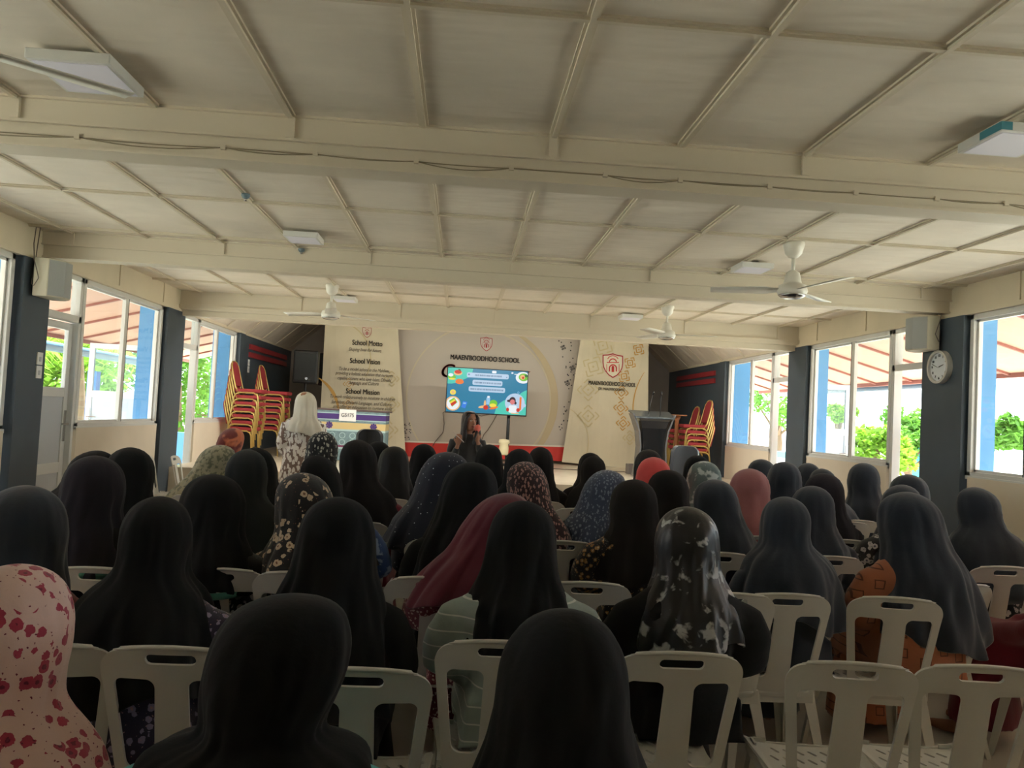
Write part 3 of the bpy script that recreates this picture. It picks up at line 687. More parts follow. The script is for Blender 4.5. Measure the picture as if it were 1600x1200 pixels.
for pts, lb in (([(700, 640), (692, 645), (694, 662), (692, 676), (680, 690), (676, 697)], 'grey cable hanging from the left of the television'), ([(778, 645), (772, 656), (762, 672), (756, 679), (748, 700)], 'grey cable hanging below the middle of the television'), ([(735, 645), (752, 650), (768, 647)], 'short drooping cable under the television')):
    mb = MB(); mb.tube([atY(a, b, YD-.02) for a, b in pts], .008, 6); tag(mb.build('hanging_cable', cable_m, smooth=True), lb, 'cable')

# ------------------------------------------------------------------ draped table with sign
YTB = 12.6
a = atY(497, 636, YTB); b = atY(604, 641, YTB)
tb = thing('draped_table', 'table on the stage draped in a teal, purple and sand patterned cloth', 'table', ((a.x+b.x)/2, YTB, .70)); w2 = (b.x-a.x)/2; zt = a.z-.70-.01
mb = MB(); mb.box((-w2-.04, -.03, zt-.03), (w2+.04, .6, zt)); mb.build('tabletop', mat('table_brown', srgb(92, 76, 74), .5), tb, bevel=.004)
mb = MB()
for x in (-w2+.05, w2-.05):
    for y in (.05, .52): mb.box((x-.025, y-.025, 0), (x+.025, y+.025, zt-.03))
mb.build('legs', black, tb)
ctl = mat('cloth_teal', srgb(120, 146, 152), .8, var=.25, vscale=22); cpu = mat('cloth_purple', srgb(74, 52, 118), .8); csa = mat('cloth_sand', srgb(206, 184, 130), .8); crd = mat('cloth_wine', srgb(120, 50, 84), .8); ctl2 = mat('cloth_light_teal', srgb(168, 196, 198), .8)
mb = MB(); bands = [(0, .035, ctl), (.035, .05, ctl2), (.05, .14, cpu), (.14, .155, ctl2), (.155, .19, ctl), (.19, .30, csa), (.30, .33, ctl2), (.33, .56, ctl), (.56, .59, crd), (.59, .62, ctl2), (.62, zt-.05, ctl)]
for d0, d1, m_ in bands: mb.box((-w2, -.02, zt-.03-d1), (w2, -.012, zt-.03-d0), m_); mb.box((w2-.008, -.012, zt-.03-d1), (w2, .58, zt-.03-d0), m_)
cl = mb.build('cloth', None, tb)
mb = MB()
for x in (-w2+.2, .36):
    for k in range(8):
        r0 = R(k*45); c_ = (x, zt-.27); mb.prism([(c_[0], -.024, c_[1]), (c_[0]+.05*math.cos(r0-.35), -.024, c_[1]+.05*math.sin(r0-.35)), (c_[0]+.062*math.cos(r0), -.024, c_[1]+.062*math.sin(r0)), (c_[0]+.05*math.cos(r0+.35), -.024, c_[1]+.05*math.sin(r0+.35))], (0, .003, 0), cpu)
n_ = int(w2*2/.16)
for i in range(n_):
    for j in range(2):
        cx_, cz_ = -w2+.09+i*.165, zt-.43-.11*j
        if cz_-.05 < zt-.59: cz_ += .02
        for k in range(12):
            t0, t1 = R(30*k), R(30*k+30); mb.prism([(cx_+.05*math.cos(t0), -.022, cz_+.05*math.sin(t0)), (cx_+.05*math.cos(t1), -.022, cz_+.05*math.sin(t1)), (cx_+.04*math.cos(t1), -.022, cz_+.04*math.sin(t1)), (cx_+.04*math.cos(t0), -.022, cz_+.04*math.sin(t0))], (0, .002, 0), ctl2)
mb.build('printed_motifs', None, cl)
p = atY(543, 649, YTB-.05); sg = thing('paper_sign', 'white paper sign reading G5175 fixed to the draped table', 'sign', (p.x, YTB-.035, p.z))
mb = MB(); mb.box((-.135, 0, -.095), (.135, .006, .095)); mb.build('sheet', white, sg)
text('G5175', mat('grey_ink', srgb(120, 120, 130), .6), 'lettering', sg, (0, -.003, 0), .085, .2, .01)

# ------------------------------------------------------------------ lectern and round table
YLE = 12.2; a = atY(992, 642, YLE); b = atY(1044, 651, YLE); xc = atY(1019, 650, YLE).x
lc = thing('lectern', 'glossy black lectern with marbled top and two thin microphones', 'lectern', (xc, YLE, .70)); H = a.z-.70-.01
mb = MB(); rings = []
for z, wx, wy in ((0, .20, .2), (.03, .20, .2), (.05, .17, .17), (.3, .165, .16), (.6, .18, .165), (.8, .20, .18), (H-.14, .23, .20), (H-.1, .26, .22)):
    rings.append([(sx*wx, sy*wy+.0, z) for sx, sy in ((-1, -1), (1, -1), (1, 1), (-1, 1))])
mb.loft(rings); mb.build('column', gloss, lc, bevel=.01)
mb = MB()
for sx in (-1, 1):
    r2 = []
    for z, x in ((.02, .25), (.2, .21), (.5, .19), (.75, .22), (H-.12, .29), (H-.03, .33)): r2.append([(sx*x, -.16, z), (sx*(x+.025), -.16, z), (sx*(x+.025), .16, z), (sx*x, .16, z)])
    mb.loft(r2)
mb.build('side_wing', mat('smoked_panel', srgb(96, 96, 98), .25), lc)
mb = MB(); mb.prism([(-.32, -.20, H-.10), (.32, -.20, H-.10), (.34, .24, H+.0), (-.34, .24, H+.0)], (0, 0, .025)); mb.build('top', mat('marbled_top', srgb(90, 96, 98), .2, var=.6, vscale=18), lc)
for x, dx in ((-.06, .05), (.13, .0)):
    mb = MB(); mb.tube([(x, .0, H-.03), (x+dx*.4, .0, H+.12), (x+dx, -.03, H+.30)], .006, 8); mb.tube([(x+dx, -.03, H+.29), (x+dx*1.2, -.05, H+.34)], .014, 8); mb.build('gooseneck_microphone', black, lc, smooth=True)
p = atY(1058, 648, 12.9); rt = thing('side_table', 'small round brown pedestal table behind the lectern', 'table', (p.x, 12.9, .70)); h = p.z-.70
mb = MB(); mb.lathe([(.15, h-.02), (.17, h-.01), (.17, h), (.01, h)], n=28); mb.build('tabletop', wood, rt, smooth=False)
mb = MB(); mb.lathe([(.14, 0), (.14, .03), (.035, .06), (.035, h-.1), (.07, h-.02)], n=20); mb.build('pedestal', wood, rt, smooth=True)
# loudspeakers on stands
def pa(px0, py0, px1, py1, Y, label, l2):
    a = atY(px0, py0, Y); b = atY(px1, py1, Y); cx_ = (a.x+b.x)/2; w0 = (b.x-a.x)/2; h0 = a.z-b.z
    t = thing('loudspeaker', label, 'loudspeaker', (cx_, Y, b.z)); mb = MB()
    mb.prism([(-w0, 0, 0), (w0, 0, 0), (w0*.95, .2, 0), (w0*.55, .36, 0), (-w0*.55, .36, 0), (-w0*.95, .2, 0)], (0, 0, h0)); mb.build('cabinet', black, t, bevel=.03)
    mb = MB(); mb.box((-w0*.85, -.012, .05), (w0*.85, .002, h0-.05)); mb.build('grille', mat('black_grille', srgb(34, 38, 38), .7, bump=.4, bscale=150), t, bevel=.01)
    mb = MB(); mb.lathe([(.026, 0), (.026, .01)], n=16); q = mb.build('badge', steel, t); q.location = (w0*.15, -.012, .09); q.rotation_euler = (R(90), 0, 0)
    s_ = thing('speaker_stand', l2, 'stand', (cx_, Y+.12, .70)); hh = b.z-.70
    mb = MB(); mb.tube([(0, 0, .1), (0, 0, hh)], .02, 10); mb.build('pole', black, s_)
    for k in range(3):
        an = R(90+k*120); mb = MB(); mb.tube([(0, 0, .55), (.42*math.cos(an), .42*math.sin(an), .015)], .013, 8); mb.build('leg', black, s_)
pa(459, 546, 495, 600, 13.9, 'black loudspeaker on a pole left of the motto banner', 'black tripod stand carrying the loudspeaker left of the banner')
pa(499, 551, 530, 604, 15.6, 'black loudspeaker mostly hidden behind the motto banner', 'black tripod stand behind the motto banner')
mb = MB(); p = atY(645, 728, 10.9); mb.box((-.16, -.12, 0), (.16, .2, .18)); q = mb.build('wooden_box', wood, None, bevel=.006, loc=(p.x-.03, 10.9, .70)); tag(q, 'small brown wooden box on the stage edge below the red strip', 'box')
mb = MB(); p = atY(994, 724, 12.6); mb.box((-.09, -.1, 0), (.09, .1, .17)); q = mb.build('floor_monitor', mat('grey_box', srgb(120, 112, 106), .6), None, bevel=.008, loc=(p.x, 12.9, .70)); tag(q, 'small grey box on the stage left of the lectern', 'box')
mb = MB(); mb.tube([atZ(x, y, .712) for x, y in ((800, 731), (860, 732), (920, 735), (975, 737), (1000, 742))], .009, 6); tag(mb.build('floor_cable', cable_m, smooth=True), 'dark cable lying across the pale stage floor', 'cable')

# ------------------------------------------------------------------ banquet chairs in stacks
def banquet_proto():
    t = thing('banquet_chair', 'x', 'chair')
    mb = MB(); r = .012
    for s in (-1, 1):
        x = s*.2
        mb.tube([(x, .20, 0), (x, .17, .36), (x, .15, .41), (x, .10, .435), (x, -.12, .435), (x, -.17, .41), (x, -.20, .36), (x, -.24, 0)], r, 8)
        mb.tube([(x*.95, -.14, .44), (x*.95, -.19, .52), (x*.93, -.235, .70), (x*.85, -.27, .85), (x*.55, -.285, .91), (0, -.29, .925)], r, 8)
    mb.box((-.2, .12, .405), (.2, .145, .43)); mb.box((-.2, -.16, .405), (.2, -.135, .43))
    mb.build('frame', gold, t, smooth=True)
    mb = MB(); mb.box((-.2, -.19, .435), (.2, .22, .495)); mb.build('seat', redf, t, bevel=.018)
    def sdf(x, z): 
        hw = .172 if z < .78 else .172*math.sqrt(max(0, 1-((z-.78)/.135)**2))
        return max(abs(x)-hw, .535-z, z-.914)
    me = march(sdf, -.19, .19, .52, .93, 24, 26, lambda x, z: (x, -.195-.22*(z-.52)-.015, z), .035, 'backrest', redf)
    obj('backrest', me, t)
    return t
bq = banquet_proto(); used = False
def stack(x, y, rz, n, pitch, lab, grp):
    global used
    for k in range(n):
        o = bq if not used else copy_tree(bq)
        used = True
        sh = .012*k
        o.location = (x+sh*math.sin(-rz)*1, y+sh*math.cos(rz), .70+pitch*k); o.rotation_euler = (0, 0, rz)
        nm = ('bottom', 'second from the bottom', 'third from the bottom', 'fourth from the bottom', 'fifth from the bottom', 'sixth from the bottom', 'seventh from the bottom', 'eighth from the bottom')[k]
        if k == n-1: nm = 'topmost'
        tag(o, 'red banquet chair, %s %s' % (nm, lab), 'chair', grp)
stack(atY(383, 640, 12.35).x, 12.35, R(-90), 7, .1, 'of the left stack nearest the windows', 'red banquet chairs stacked on the left')
stack(atY(424, 640, 13.3).x, 13.3, R(-90), 7, .1, 'of the left stack by the loudspeaker', 'red banquet chairs stacked on the left')
stack(atY(1086, 680, 12.9).x, 12.9, R(90), 5, .1, 'of the taller right stack by the window', 'red banquet chairs stacked on the right')
stack(atY(1067, 680, 13.8).x, 13.8, R(90), 4, .1, 'of the right stack behind the lectern', 'red banquet chairs stacked on the right')

# high backed front row chairs
def office(px, py, Y, wpx, m_, label, edge=None):
    p = atY(px, py, Y); w0 = wpx*kpx(Y)/2; t = thing('armless_office_chair', label, 'chair', (p.x, Y, 0)); zt = p.z
    me = march(lambda x, z: rbox(x, z, 0, zt-.32, w0, .32, .09), -w0-.02, w0+.02, zt-.66, zt+.02, 24, 36, lambda x, z: (x, .06*(1-(x/w0)**2)-.1*(z-zt), z), .05, 'backrest', m_); obj('backrest', me, t)
    mb = MB(); mb.box((-w0, .05, .44), (w0, .55, .52)); mb.build('seat', m_, t, bevel=.03)
    mb = MB(); mb.tube([(0, .3, .44), (0, .3, .1)], .03, 10)
    for k in range(5): an = R(72*k+18); mb.tube([(0, .3, .1), (.28*math.cos(an), .3+.28*math.sin(an), .05)], .018, 8)
    mb.tube([(0, .25, .46), (0, .1, .46), (0, .1, zt-.5)], .02, 8); mb.build('base', edge or black, t)
    for k in range(5):
        an = R(72*k+18); mb = MB(); mb.ell((.28*math.cos(an), .3+.28*math.sin(an), .03), (.03, .03, .03)); mb.build('castor', black, t)
office(578, 671, 9.55, 38, black, 'black high backed chair at the front before the draped table')
office(1072, 697, 9.3, 42, mat('grey_plastic', srgb(92, 98, 106), .35), 'grey high backed chair at the front right before the red chair stack')

# ------------------------------------------------------------------ white plastic chairs
def lerp(a, b, t): return a+(b-a)*t
def chair_proto():
    t = thing('plastic_chair', 'x', 'chair')
    TOP = .885
    def hw(z): return lerp(.165, .207, min(1, max(0, (z-.42)/(.80-.42))))
    def sdf(x, z):
        w_ = hw(z); d = max(abs(x)-w_, .40-z, z-TOP+.02*(x/.2)**2)
        # rounded top corners
        r = .06; cx_, cz_ = w_-r, TOP-.02-r
        if abs(x) > cx_ and z > cz_: d = max(d, math.hypot(abs(x)-cx_, z-cz_)-r)
        slot = rbox(x, z, 0, TOP-.042, .072, .0155, .015)
        sp = .047+.02*(.78-z)  # splat half width
        ww = w_-.034
        c_ = (sp+ww)/2; h_ = (ww-sp)/2
        op = rbox(abs(x), z, c_, .635, h_, .145, .028)
        return max(d, -slot, -op)
    def fm(x, z):
        y = -.20-.22*(z-.42)-.05*max(0, (z-.75))+.30*x*x*1.6
        return (x, y, z)
    me = march(sdf, -.22, .22, .39, .90, 66, 76, fm, .009, 'backrest', plast); me_b = me
    br = obj('backrest', me, t)
    mb = MB(); rr_ = []
    for k in range(25):
        x = -.165+.33*k/24; z = .862-.02*(x/.2)**2+.018; f0 = fm(x, z); rr_.append((f0[0], f0[1]-.004, f0[2]))
    mb.tube(rr_, [.0065*min(1, .25+min(k, 24-k)*.25) for k in range(25)], 6); mb.build('top_rim', plast, br, smooth=True)
    # seat with slots
    def sseat(x, y):
        w_ = lerp(.175, .215, (y+.2)/.42); d = rbox(x, y, 0, .01, w_, .215, .05)
        for r_ in range(4):
            for c_ in range(-3, 4):
                sx = c_*.045+(.022 if r_ % 2 else 0); sy = -.10+r_*.07
                dx, dy = x-sx, y-sy; u, v = dx*.87+dy*.5*(1 if True else 0), -dx*.5+dy*.87
                if abs(sx) < .15: d = max(d, -rbox(u, v, 0, 0, .0065, .021, .006))
        return d
    me = march(sseat, -.225, .225, -.215, .235, 90, 90, lambda x, y: (x, y, .43-.012*math.cos(x*8)-.9*max(0, y-.17)**2*6+.25*max(0, abs(x)-.17)), .008, 'seat', plast); obj('seat', me, t)
    for sx in (-1, 1):
        for fr in (0, 1):
            mb = MB(); rings = []
            for z, k in ((.445, 0), (.3, .35), (.0, 1)):
                x = sx*lerp(.185, .235, k); y = (lerp(.17, .24, k) if fr else lerp(-.17, -.27, k)); w_ = lerp(.055, .028, k); dy = -1 if fr else 1; th = .008
                L_ = [(x, y), (x-sx*w_, y), (x-sx*w_, y+dy*th), (x-sx*th, y+dy*th), (x-sx*th, y+dy*w_), (x, y+dy*w_)]
                rings.append([(q[0], q[1], z) for q in L_])
            mb.loft(rings); mb.build('leg', plast, t)
    mb = MB(); mb.box((-.2, .17, .395), (.2, .178, .43)); mb.box((-.18, -.19, .37), (.18, -.182, .43)); mb.box((-.2, -.17, .395), (-.192, .17, .43)); mb.box((.192, -.17, .395), (.2, .17, .43)); mb.build('apron', plast, t)
    return t
pc = chair_proto(); pused = [False]
def place_chair(x, y, rz, label, grp='white plastic chairs in rows'):
    o = pc if not pused[0] else copy_tree(pc)
    pused[0] = True; o.location = (x, y, 0); o.rotation_euler = (0, 0, rz)
    return tag(o, label, 'chair', grp)
def chair_at(px, py, label, rz=0, z=.885):
    """px,py = middle of the top edge of the back"""
    p = atZ(px, py, z); off = Vector((0, .30, 0)); off.rotate(Matrix.Rotation(rz, 3, 'Z'))
    return place_chair(p.x+off.x, p.y+off.y, rz, label)

# ------------------------------------------------------------------ people
def ring(c, rx, ry, n=16, rot=None):
    return [(c[0]+rx*math.cos(2*math.pi*k/n), c[1]+ry*math.sin(2*math.pi*k/n), c[2]) for k in range(n)]
def remesh(mb, vox, name, smooth_it=4):
    me = mb.mesh(name); o = bpy.data.objects.new(name, me); COL.objects.link(o)
    r = o.modifiers.new('r', 'REMESH'); r.mode = 'VOXEL'; r.voxel_size = vox; r.use_smooth_shade = True
    s = o.modifiers.new('s', 'SMOOTH'); s.iterations = smooth_it; s.factor = .5
    out = evalmesh(o); out.name = name; return out
def torso(mb, k=0., sh=.195):
    mb.loft([ring((0, 0, .44), .17+k, .15+k), ring((0, -.01, .54), .18+k, .145+k), ring((0, -.02, .68), .145+k, .115+k), ring((0, -.015, .82), .165+k, .12+k),
             ring((0, -.01, .89), sh-.005+k, .118+k), ring((0, -.005, .935), sh-.03+k, .108+k), ring((0, .0, .97), sh-.075+k, .092+k), ring((0, .01, 1.005), .085+k, .074+k), ring((0, .02, 1.05), .062+k, .062+k), ring((0, .035, 1.10), .055+k, .055+k)])
def hand_fingers(mb, w, d, side, r=.0085, curl=.35, up=Vector((0, 0, 1))):
    """palm plus four fingers and a thumb, from wrist w along direction d"""
    d = Vector(d).normalized(); a = d.cross(up).normalized()*side; nrm = a.cross(d).normalized()*side
    if nrm.dot(up) < 0: nrm = -nrm
    w = Vector(w)
    pr = []
    for t, wx, wz in ((0, .026, .02), (.03, .036, .016), (.07, .042, .014), (.09, .040, .012)):
        c = w+d*t; pr.append([c+a*wx*math.cos(q)+nrm*wz*math.sin(q) for q in [2*math.pi*k/12 for k in range(12)]])
    mb.loft(pr)
    for i, (o_, L) in enumerate(((-.030, .066), (-.010, .076), (.010, .071), (.029, .055))):
        p0 = w+d*.08+a*o_; p = [p0]; ang = 0; dd = d
        for s_ in range(3):
            ang += curl; dd = (d*math.cos(ang)-nrm*math.sin(ang)); p.append(p[-1]+dd*L/3)
        mb.tube(p, [r*1.05, r, r*.92, r*.75], 8)
    b = w+d*.02-a*.022; t1 = b+(-a*.028+d*.025-nrm*.008); t2 = t1+(-a*.008+d*.026-nrm*.012)
    mb.tube([b, t1, t2], [r*1.4, r*1.1, r*.85], 8)
def head_shape(mb, c, k=1., n=20, yaw=0, s=1.):
    """head with brow, nose, lips, chin and ears, facing +Y turned by yaw"""
    rings = []
    prof = [(-.115, .035, .045, .035), (-.10, .05, .065, .03), (-.075, .062, .08, .015), (-.045, .07, .09, .003), (-.015, .074, .094, -.002), (.02, .077, .096, -.004), (.055, .074, .094, -.008), (.085, .062, .08, -.012), (.105, .042, .056, -.012), (.117, .012, .018, -.012)]
    for z, rx, ry, oy in prof:
        pts = []
        for j in range(n):
            t = 2*math.pi*j/n; x = rx*math.cos(t); y = oy+ry*math.sin(t)
            if math.sin(t) > .0:
                fr = max(0, 1-abs(x)/.022); y -= .010*math.sin(t)
                if -.05 < z < .01: y += .02*fr*max(0, 1-abs(z+.03)/.035)
                if -.08 < z < -.055: y += .004*max(0, 1-abs(x)/.03)
                if .0 < z < .03: y -= .006*max(0, 1-abs(abs(x)-.032)/.018)
            pts.append((x, y, z))
        rings.append(pts)
    cy_, sy_ = math.cos(yaw), math.sin(yaw)
    T = lambda p: (c[0]+(p[0]*cy_-p[1]*sy_)*s, c[1]+(p[0]*sy_+p[1]*cy_)*s, c[2]+p[2]*s)
    mb.loft([[T(p) for p in r_] for r_ in rings])
    nose = [(0, .088, .01), (0, .102, -.012), (0, .110, -.03), (0, .094, -.036)]
    mb.tube([T(p) for p in nose], [.006*s, .009*s, .012*s, .008*s], 8)
    for sx in (-1, 1):
        e = T((sx*.075, -.008, -.01)); mb.ell(e, (.008*s, .016*s, .028*s))
    return T
def features(T, parent, s=1., lip=None):
    mb = MB()
    for sx in (-1, 1):
        mb.ell(T((sx*.031, .079, .008)), (.013*s, .008*s, .0065*s), white, 10, 6); mb.ell(T((sx*.031, .0855, .008)), (.0055*s, .003*s, .0055*s), black, 8, 6)
    mb.build('eyes', None, parent, smooth=True)
    mb = MB()
    for sx in (-1, 1): mb.tube([T((sx*.014, .089, .026)), T((sx*.032, .088, .032)), T((sx*.05, .076, .026))], .003*s, 6)
    mb.build('eyebrows', mat('brow', srgb(30, 22, 20), .8), parent)
    mb = MB(); mb.tube([T((-.024, .080, -.061)), T((-.010, .089, -.057)), T((0, .090, -.059)), T((.010, .089, -.057)), T((.024, .080, -.061))], [.002*s, .005*s, .005*s, .005*s, .002*s], 8)
    mb.tube([T((-.022, .080, -.063)), T((0, .090, -.068)), T((.022, .080, -.063))], [.002*s, .006*s, .002*s], 8); mb.build('lips', lip or mat('lips', srgb(150, 72, 66), .4), parent, smooth=True)
# seated body: one continuous skin mesh
mb = MB(); torso(mb, -.012, .18); TH = head_shape(mb, (0, .055, 1.155))
for s in (-1, 1):
    mb.tube([(s*.145, 0, .90), (s*.215, .01, .80), (s*.245, .06, .68), (s*.19, .2, .62), (s*.12, .30, .60)], [.045, .042, .036, .032, .022], 12)
    hand_fingers(mb, (s*.12, .30, .60), (-s*.5, 1, -.25), s)
    mb.tube([(s*.09, .0, .53), (s*.11, .22, .53), (s*.12, .42, .50), (s*.12, .43, .46), (s*.115, .44, .28), (s*.11, .44, .08)], [.085, .078, .062, .055, .045, .032], 12)
    mb.tube([(s*.11, .42, .045), (s*.115, .52, .035), (s*.12, .60, .028)], [.035, .032, .02], 10)
BODY = remesh(mb, .0075, 'body', 3); BODY.materials.clear(); BODY.materials.append(skin)
_tmp = bpy.data.objects.new('tmp', None); COL.objects.link(_tmp); features(TH, _tmp)
FACE = [(c.name, c.data) for c in list(_tmp.children)]
for c in list(_tmp.children): bpy.data.objects.remove(c)
bpy.data.objects.remove(_tmp)
_n = MB(); _n.tube([TH(p) for p in ((0, .086, .012), (0, .098, -.012), (0, .108, -.03), (0, .09, -.036))], [.006, .009, .013, .008], 8); FACE.append(('nose_tip', _n.mesh('nose_tip', skin, True)))
def dress_base(name, sh, arm, kind):
    mb = MB(); torso(mb, .014, sh)
    for s in (-1, 1):
        ex = .255+arm
        mb.tube([(s*.145, 0, .895), (s*.215, .01, .80), (s*.245, .06, .68), (s*.19, .2, .62), (s*.135, .28, .602)], [.066, .069, .066, .062, .046], 12)
        mb.tube([(s*(sh-.06), 0, .895), (s*(sh+.008), .0, .865), (s*(ex-.018), .01, .79), (s*ex, .06, .69), (s*.21, .19, .64), (s*.14, .28, .62)], [.055, .064, .062, .058, .055, .045], 14)
    mb.loft([[(x*a, y, z) for x, z in ((-1, .44), (-.9, .60), (-.4, .635), (.4, .635), (.9, .60), (1, .44))] for y, a in ((-.12, .20), (.1, .215), (.3, .23), (.44, .22))])
    mb.loft([ring((0, .36, .10), .25, .17, 20), ring((0, .37, .3), .22, .14, 20), ring((0, .36, .5), .2, .12, 20), ring((0, .34, .60), .17, .09, 20)])
    me = remesh(mb, .02, name, 5)
    v = np.zeros(len(me.vertices)*3); me.vertices.foreach_get('co', v); v = v.reshape(-1, 3)
    # soft folds
    for i in range(len(v)):
        p = v[i]; n_ = noise.noise(Vector((p[0]*7, p[1]*7, p[2]*3.0)))*.012+noise.noise(Vector((p[0]*18, p[1]*18, p[2]*8)))*.004
        c = Vector((p[0], p[1]-.0, 0)); L = c.length or 1
        v[i, 0] += c.x/L*n_; v[i, 1] += c.y/L*n_; v[i, 2] = max(v[i, 2], .02)
    me.vertices.foreach_set('co', v.ravel()); me.update(); return me
DRESS = [dress_base('dress', .195, .0, 0), dress_base('dress', .225, .04, 0), dress_base('dress', .18, -.01, 0)]
PROF = {
 'drape': [(0, .003, .003), (.0015, .02, .02), (.007, .044, .044), (.02, .073, .074), (.041, .098, .10), (.07, .116, .12), (.105, .127, .13), (.15, .133, .133), (.20, .132, .13), (.24, .132, .126), (.28, .142, .128), (.32, .165, .134), (.37, .19, .142), (.43, .205, .147), (.49, .212, .15)],
 'long': [(0, .003, .003), (.0015, .02, .02), (.007, .044, .044), (.02, .073, .074), (.041, .098, .10), (.07, .115, .12), (.105, .126, .13), (.15, .133, .133), (.20, .136, .13), (.26, .146, .132), (.31, .166, .138), (.36, .182, .144), (.42, .192, .15), (.50, .20, .154), (.60, .208, .155), (.68, .215, .153)],
 'wrap': [(0, .004, .004), (.004, .042, .042), (.014, .072, .072), (.035, .097, .10), (.07, .113, .12), (.10, .122, .128), (.15, .125, .13), (.19, .121, .124), (.23, .112, .112), (.26, .103, .098), (.285, .103, .095), (.31, .125, .105), (.34, .155, .122)],
 'cape': [(0, .003, .003), (.0015, .02, .02), (.007, .044, .044), (.02, .073, .074), (.041, .098, .10), (.07, .114, .12), (.10, .124, .128), (.15, .128, .13), (.20, .125, .126), (.24, .132, .124), (.27, .16, .13), (.30, .205, .138), (.34, .24, .148), (.42, .272, .16), (.52, .288, .17), (.62, .295, .172)],
}
PROF['wrapcape'] = PROF['wrap'][:-2]+[(.298, .125, .118), (.312, .165, .148), (.328, .19, .17), (.355, .20, .185), (.42, .205, .20), (.52, .205, .205), (.62, .205, .205)]
def hijab_mesh(style, seed, wk=1., fold=1., hem=1., n=56, skew=0.):
    P = PROF[style]; rg = random.Random(seed); ph = [rg.uniform(0, 6.28) for _ in range(6)]; sub = []
    for i in range(len(P)-1):
        m = 2 if P[i+1][0]-P[i][0] > .03 else 1
        for k in range(m): q = k/m; sub.append(tuple(lerp(P[i][j], P[i+1][j], q) for j in range(3)))
    sub.append(P[-1]); V = []; F = []; top = 1.283
    for i, (dz, a, b) in enumerate(sub):
        dzz = dz if dz < .3 else .3+(dz-.3)*hem
        low = max(0, dz-.15); A = fold*(.012+.20*low**1.15)*min(1, dz*14)
        for j in range(n):
            t = 2*math.pi*j/n; c, s = math.cos(t), math.sin(t)
            f = A*(.5*math.sin(5*t+ph[0]+dz*5)+.32*math.sin(9*t+ph[1]-dz*9)+.26*math.sin(14*t+ph[2]+dz*4)+.12*math.sin(23*t+ph[3]))*.32
            f += A*.5*max(0, math.sin(3*t+ph[4]+dz*7))**3*.35
            q_ = Vector((math.cos(t)*1.6+seed*.37, math.sin(t)*1.6, dz*3.2+t*.25)); n1_ = 1-abs(noise.noise(q_*2.1))*2
            n2_ = 1-abs(noise.noise(Vector((math.cos(t+dz*1.8)*4+seed*.11, math.sin(t+dz*1.8)*4, dz*2.2))))*2
            f += fold*min(1, dz*9)*((n1_-.5)*(.004+.022*max(0, dz-.1))+(n2_-.5)*(.002+.03*max(0, dz-.14)))+.006*noise.noise(q_*.8)*min(1, dz*8)
            aa = a*wk; bb = b if s < 0 else b*(.92 if dz < .3 else .95)
            x = (aa+f)*c; y = (bb+f)*s
            hx = skew*max(0, dz-.05)
            cy_ = .055-.07*min(1, max(0, dz-.18)/.2)-.01
            drop = .0 if dz < .35 else (.04*math.sin(t*2+ph[5])+.02*math.sin(5*t+ph[1]))*min(1, (dz-.35)*4)
            V.append((x+hx, y+cy_, top-dzz+drop))
    m = len(sub); V[0] = (0, .045, top+.0003)
    for i in range(1, m-1):
        for j in range(n):
            t = 2*math.pi*(j+.5)/n; dz = (sub[i][0]+sub[i+1][0])/2
            if math.sin(t) > .62 and .07 < dz < .235: continue
            k = (j+1) % n; F.append((i*n+j, (i+1)*n+j, (i+1)*n+k, i*n+k))
    for j in range(n): F.append((0, n+j, n+(j+1) % n))
    V = [V[0]]+V[n:]; F = [tuple(max(0, k-n+1) for k in f) for f in F]
    me = bpy.data.meshes.new('hijab'); me.from_pydata(V, [], F); me.polygons.foreach_set('use_smooth', [True]*len(F)); me.update()
    return me
def bend(me, side, fwd, tilt=0):
    v = np.zeros(len(me.vertices)*3); me.vertices.foreach_get('co', v); v = v.reshape(-1, 3)
    k = np.clip(v[:, 2]-.5, 0, None)
    v[:, 0] += side*k**1.5; v[:, 1] += fwd*k**1.5; v[:, 2] -= (side*side+fwd*fwd)*.35*k**1.8
    h = np.clip(v[:, 2]-1.0, 0, None); v[:, 0] += tilt*h**1.2
    me.vertices.foreach_set('co', v.ravel()); me.update()
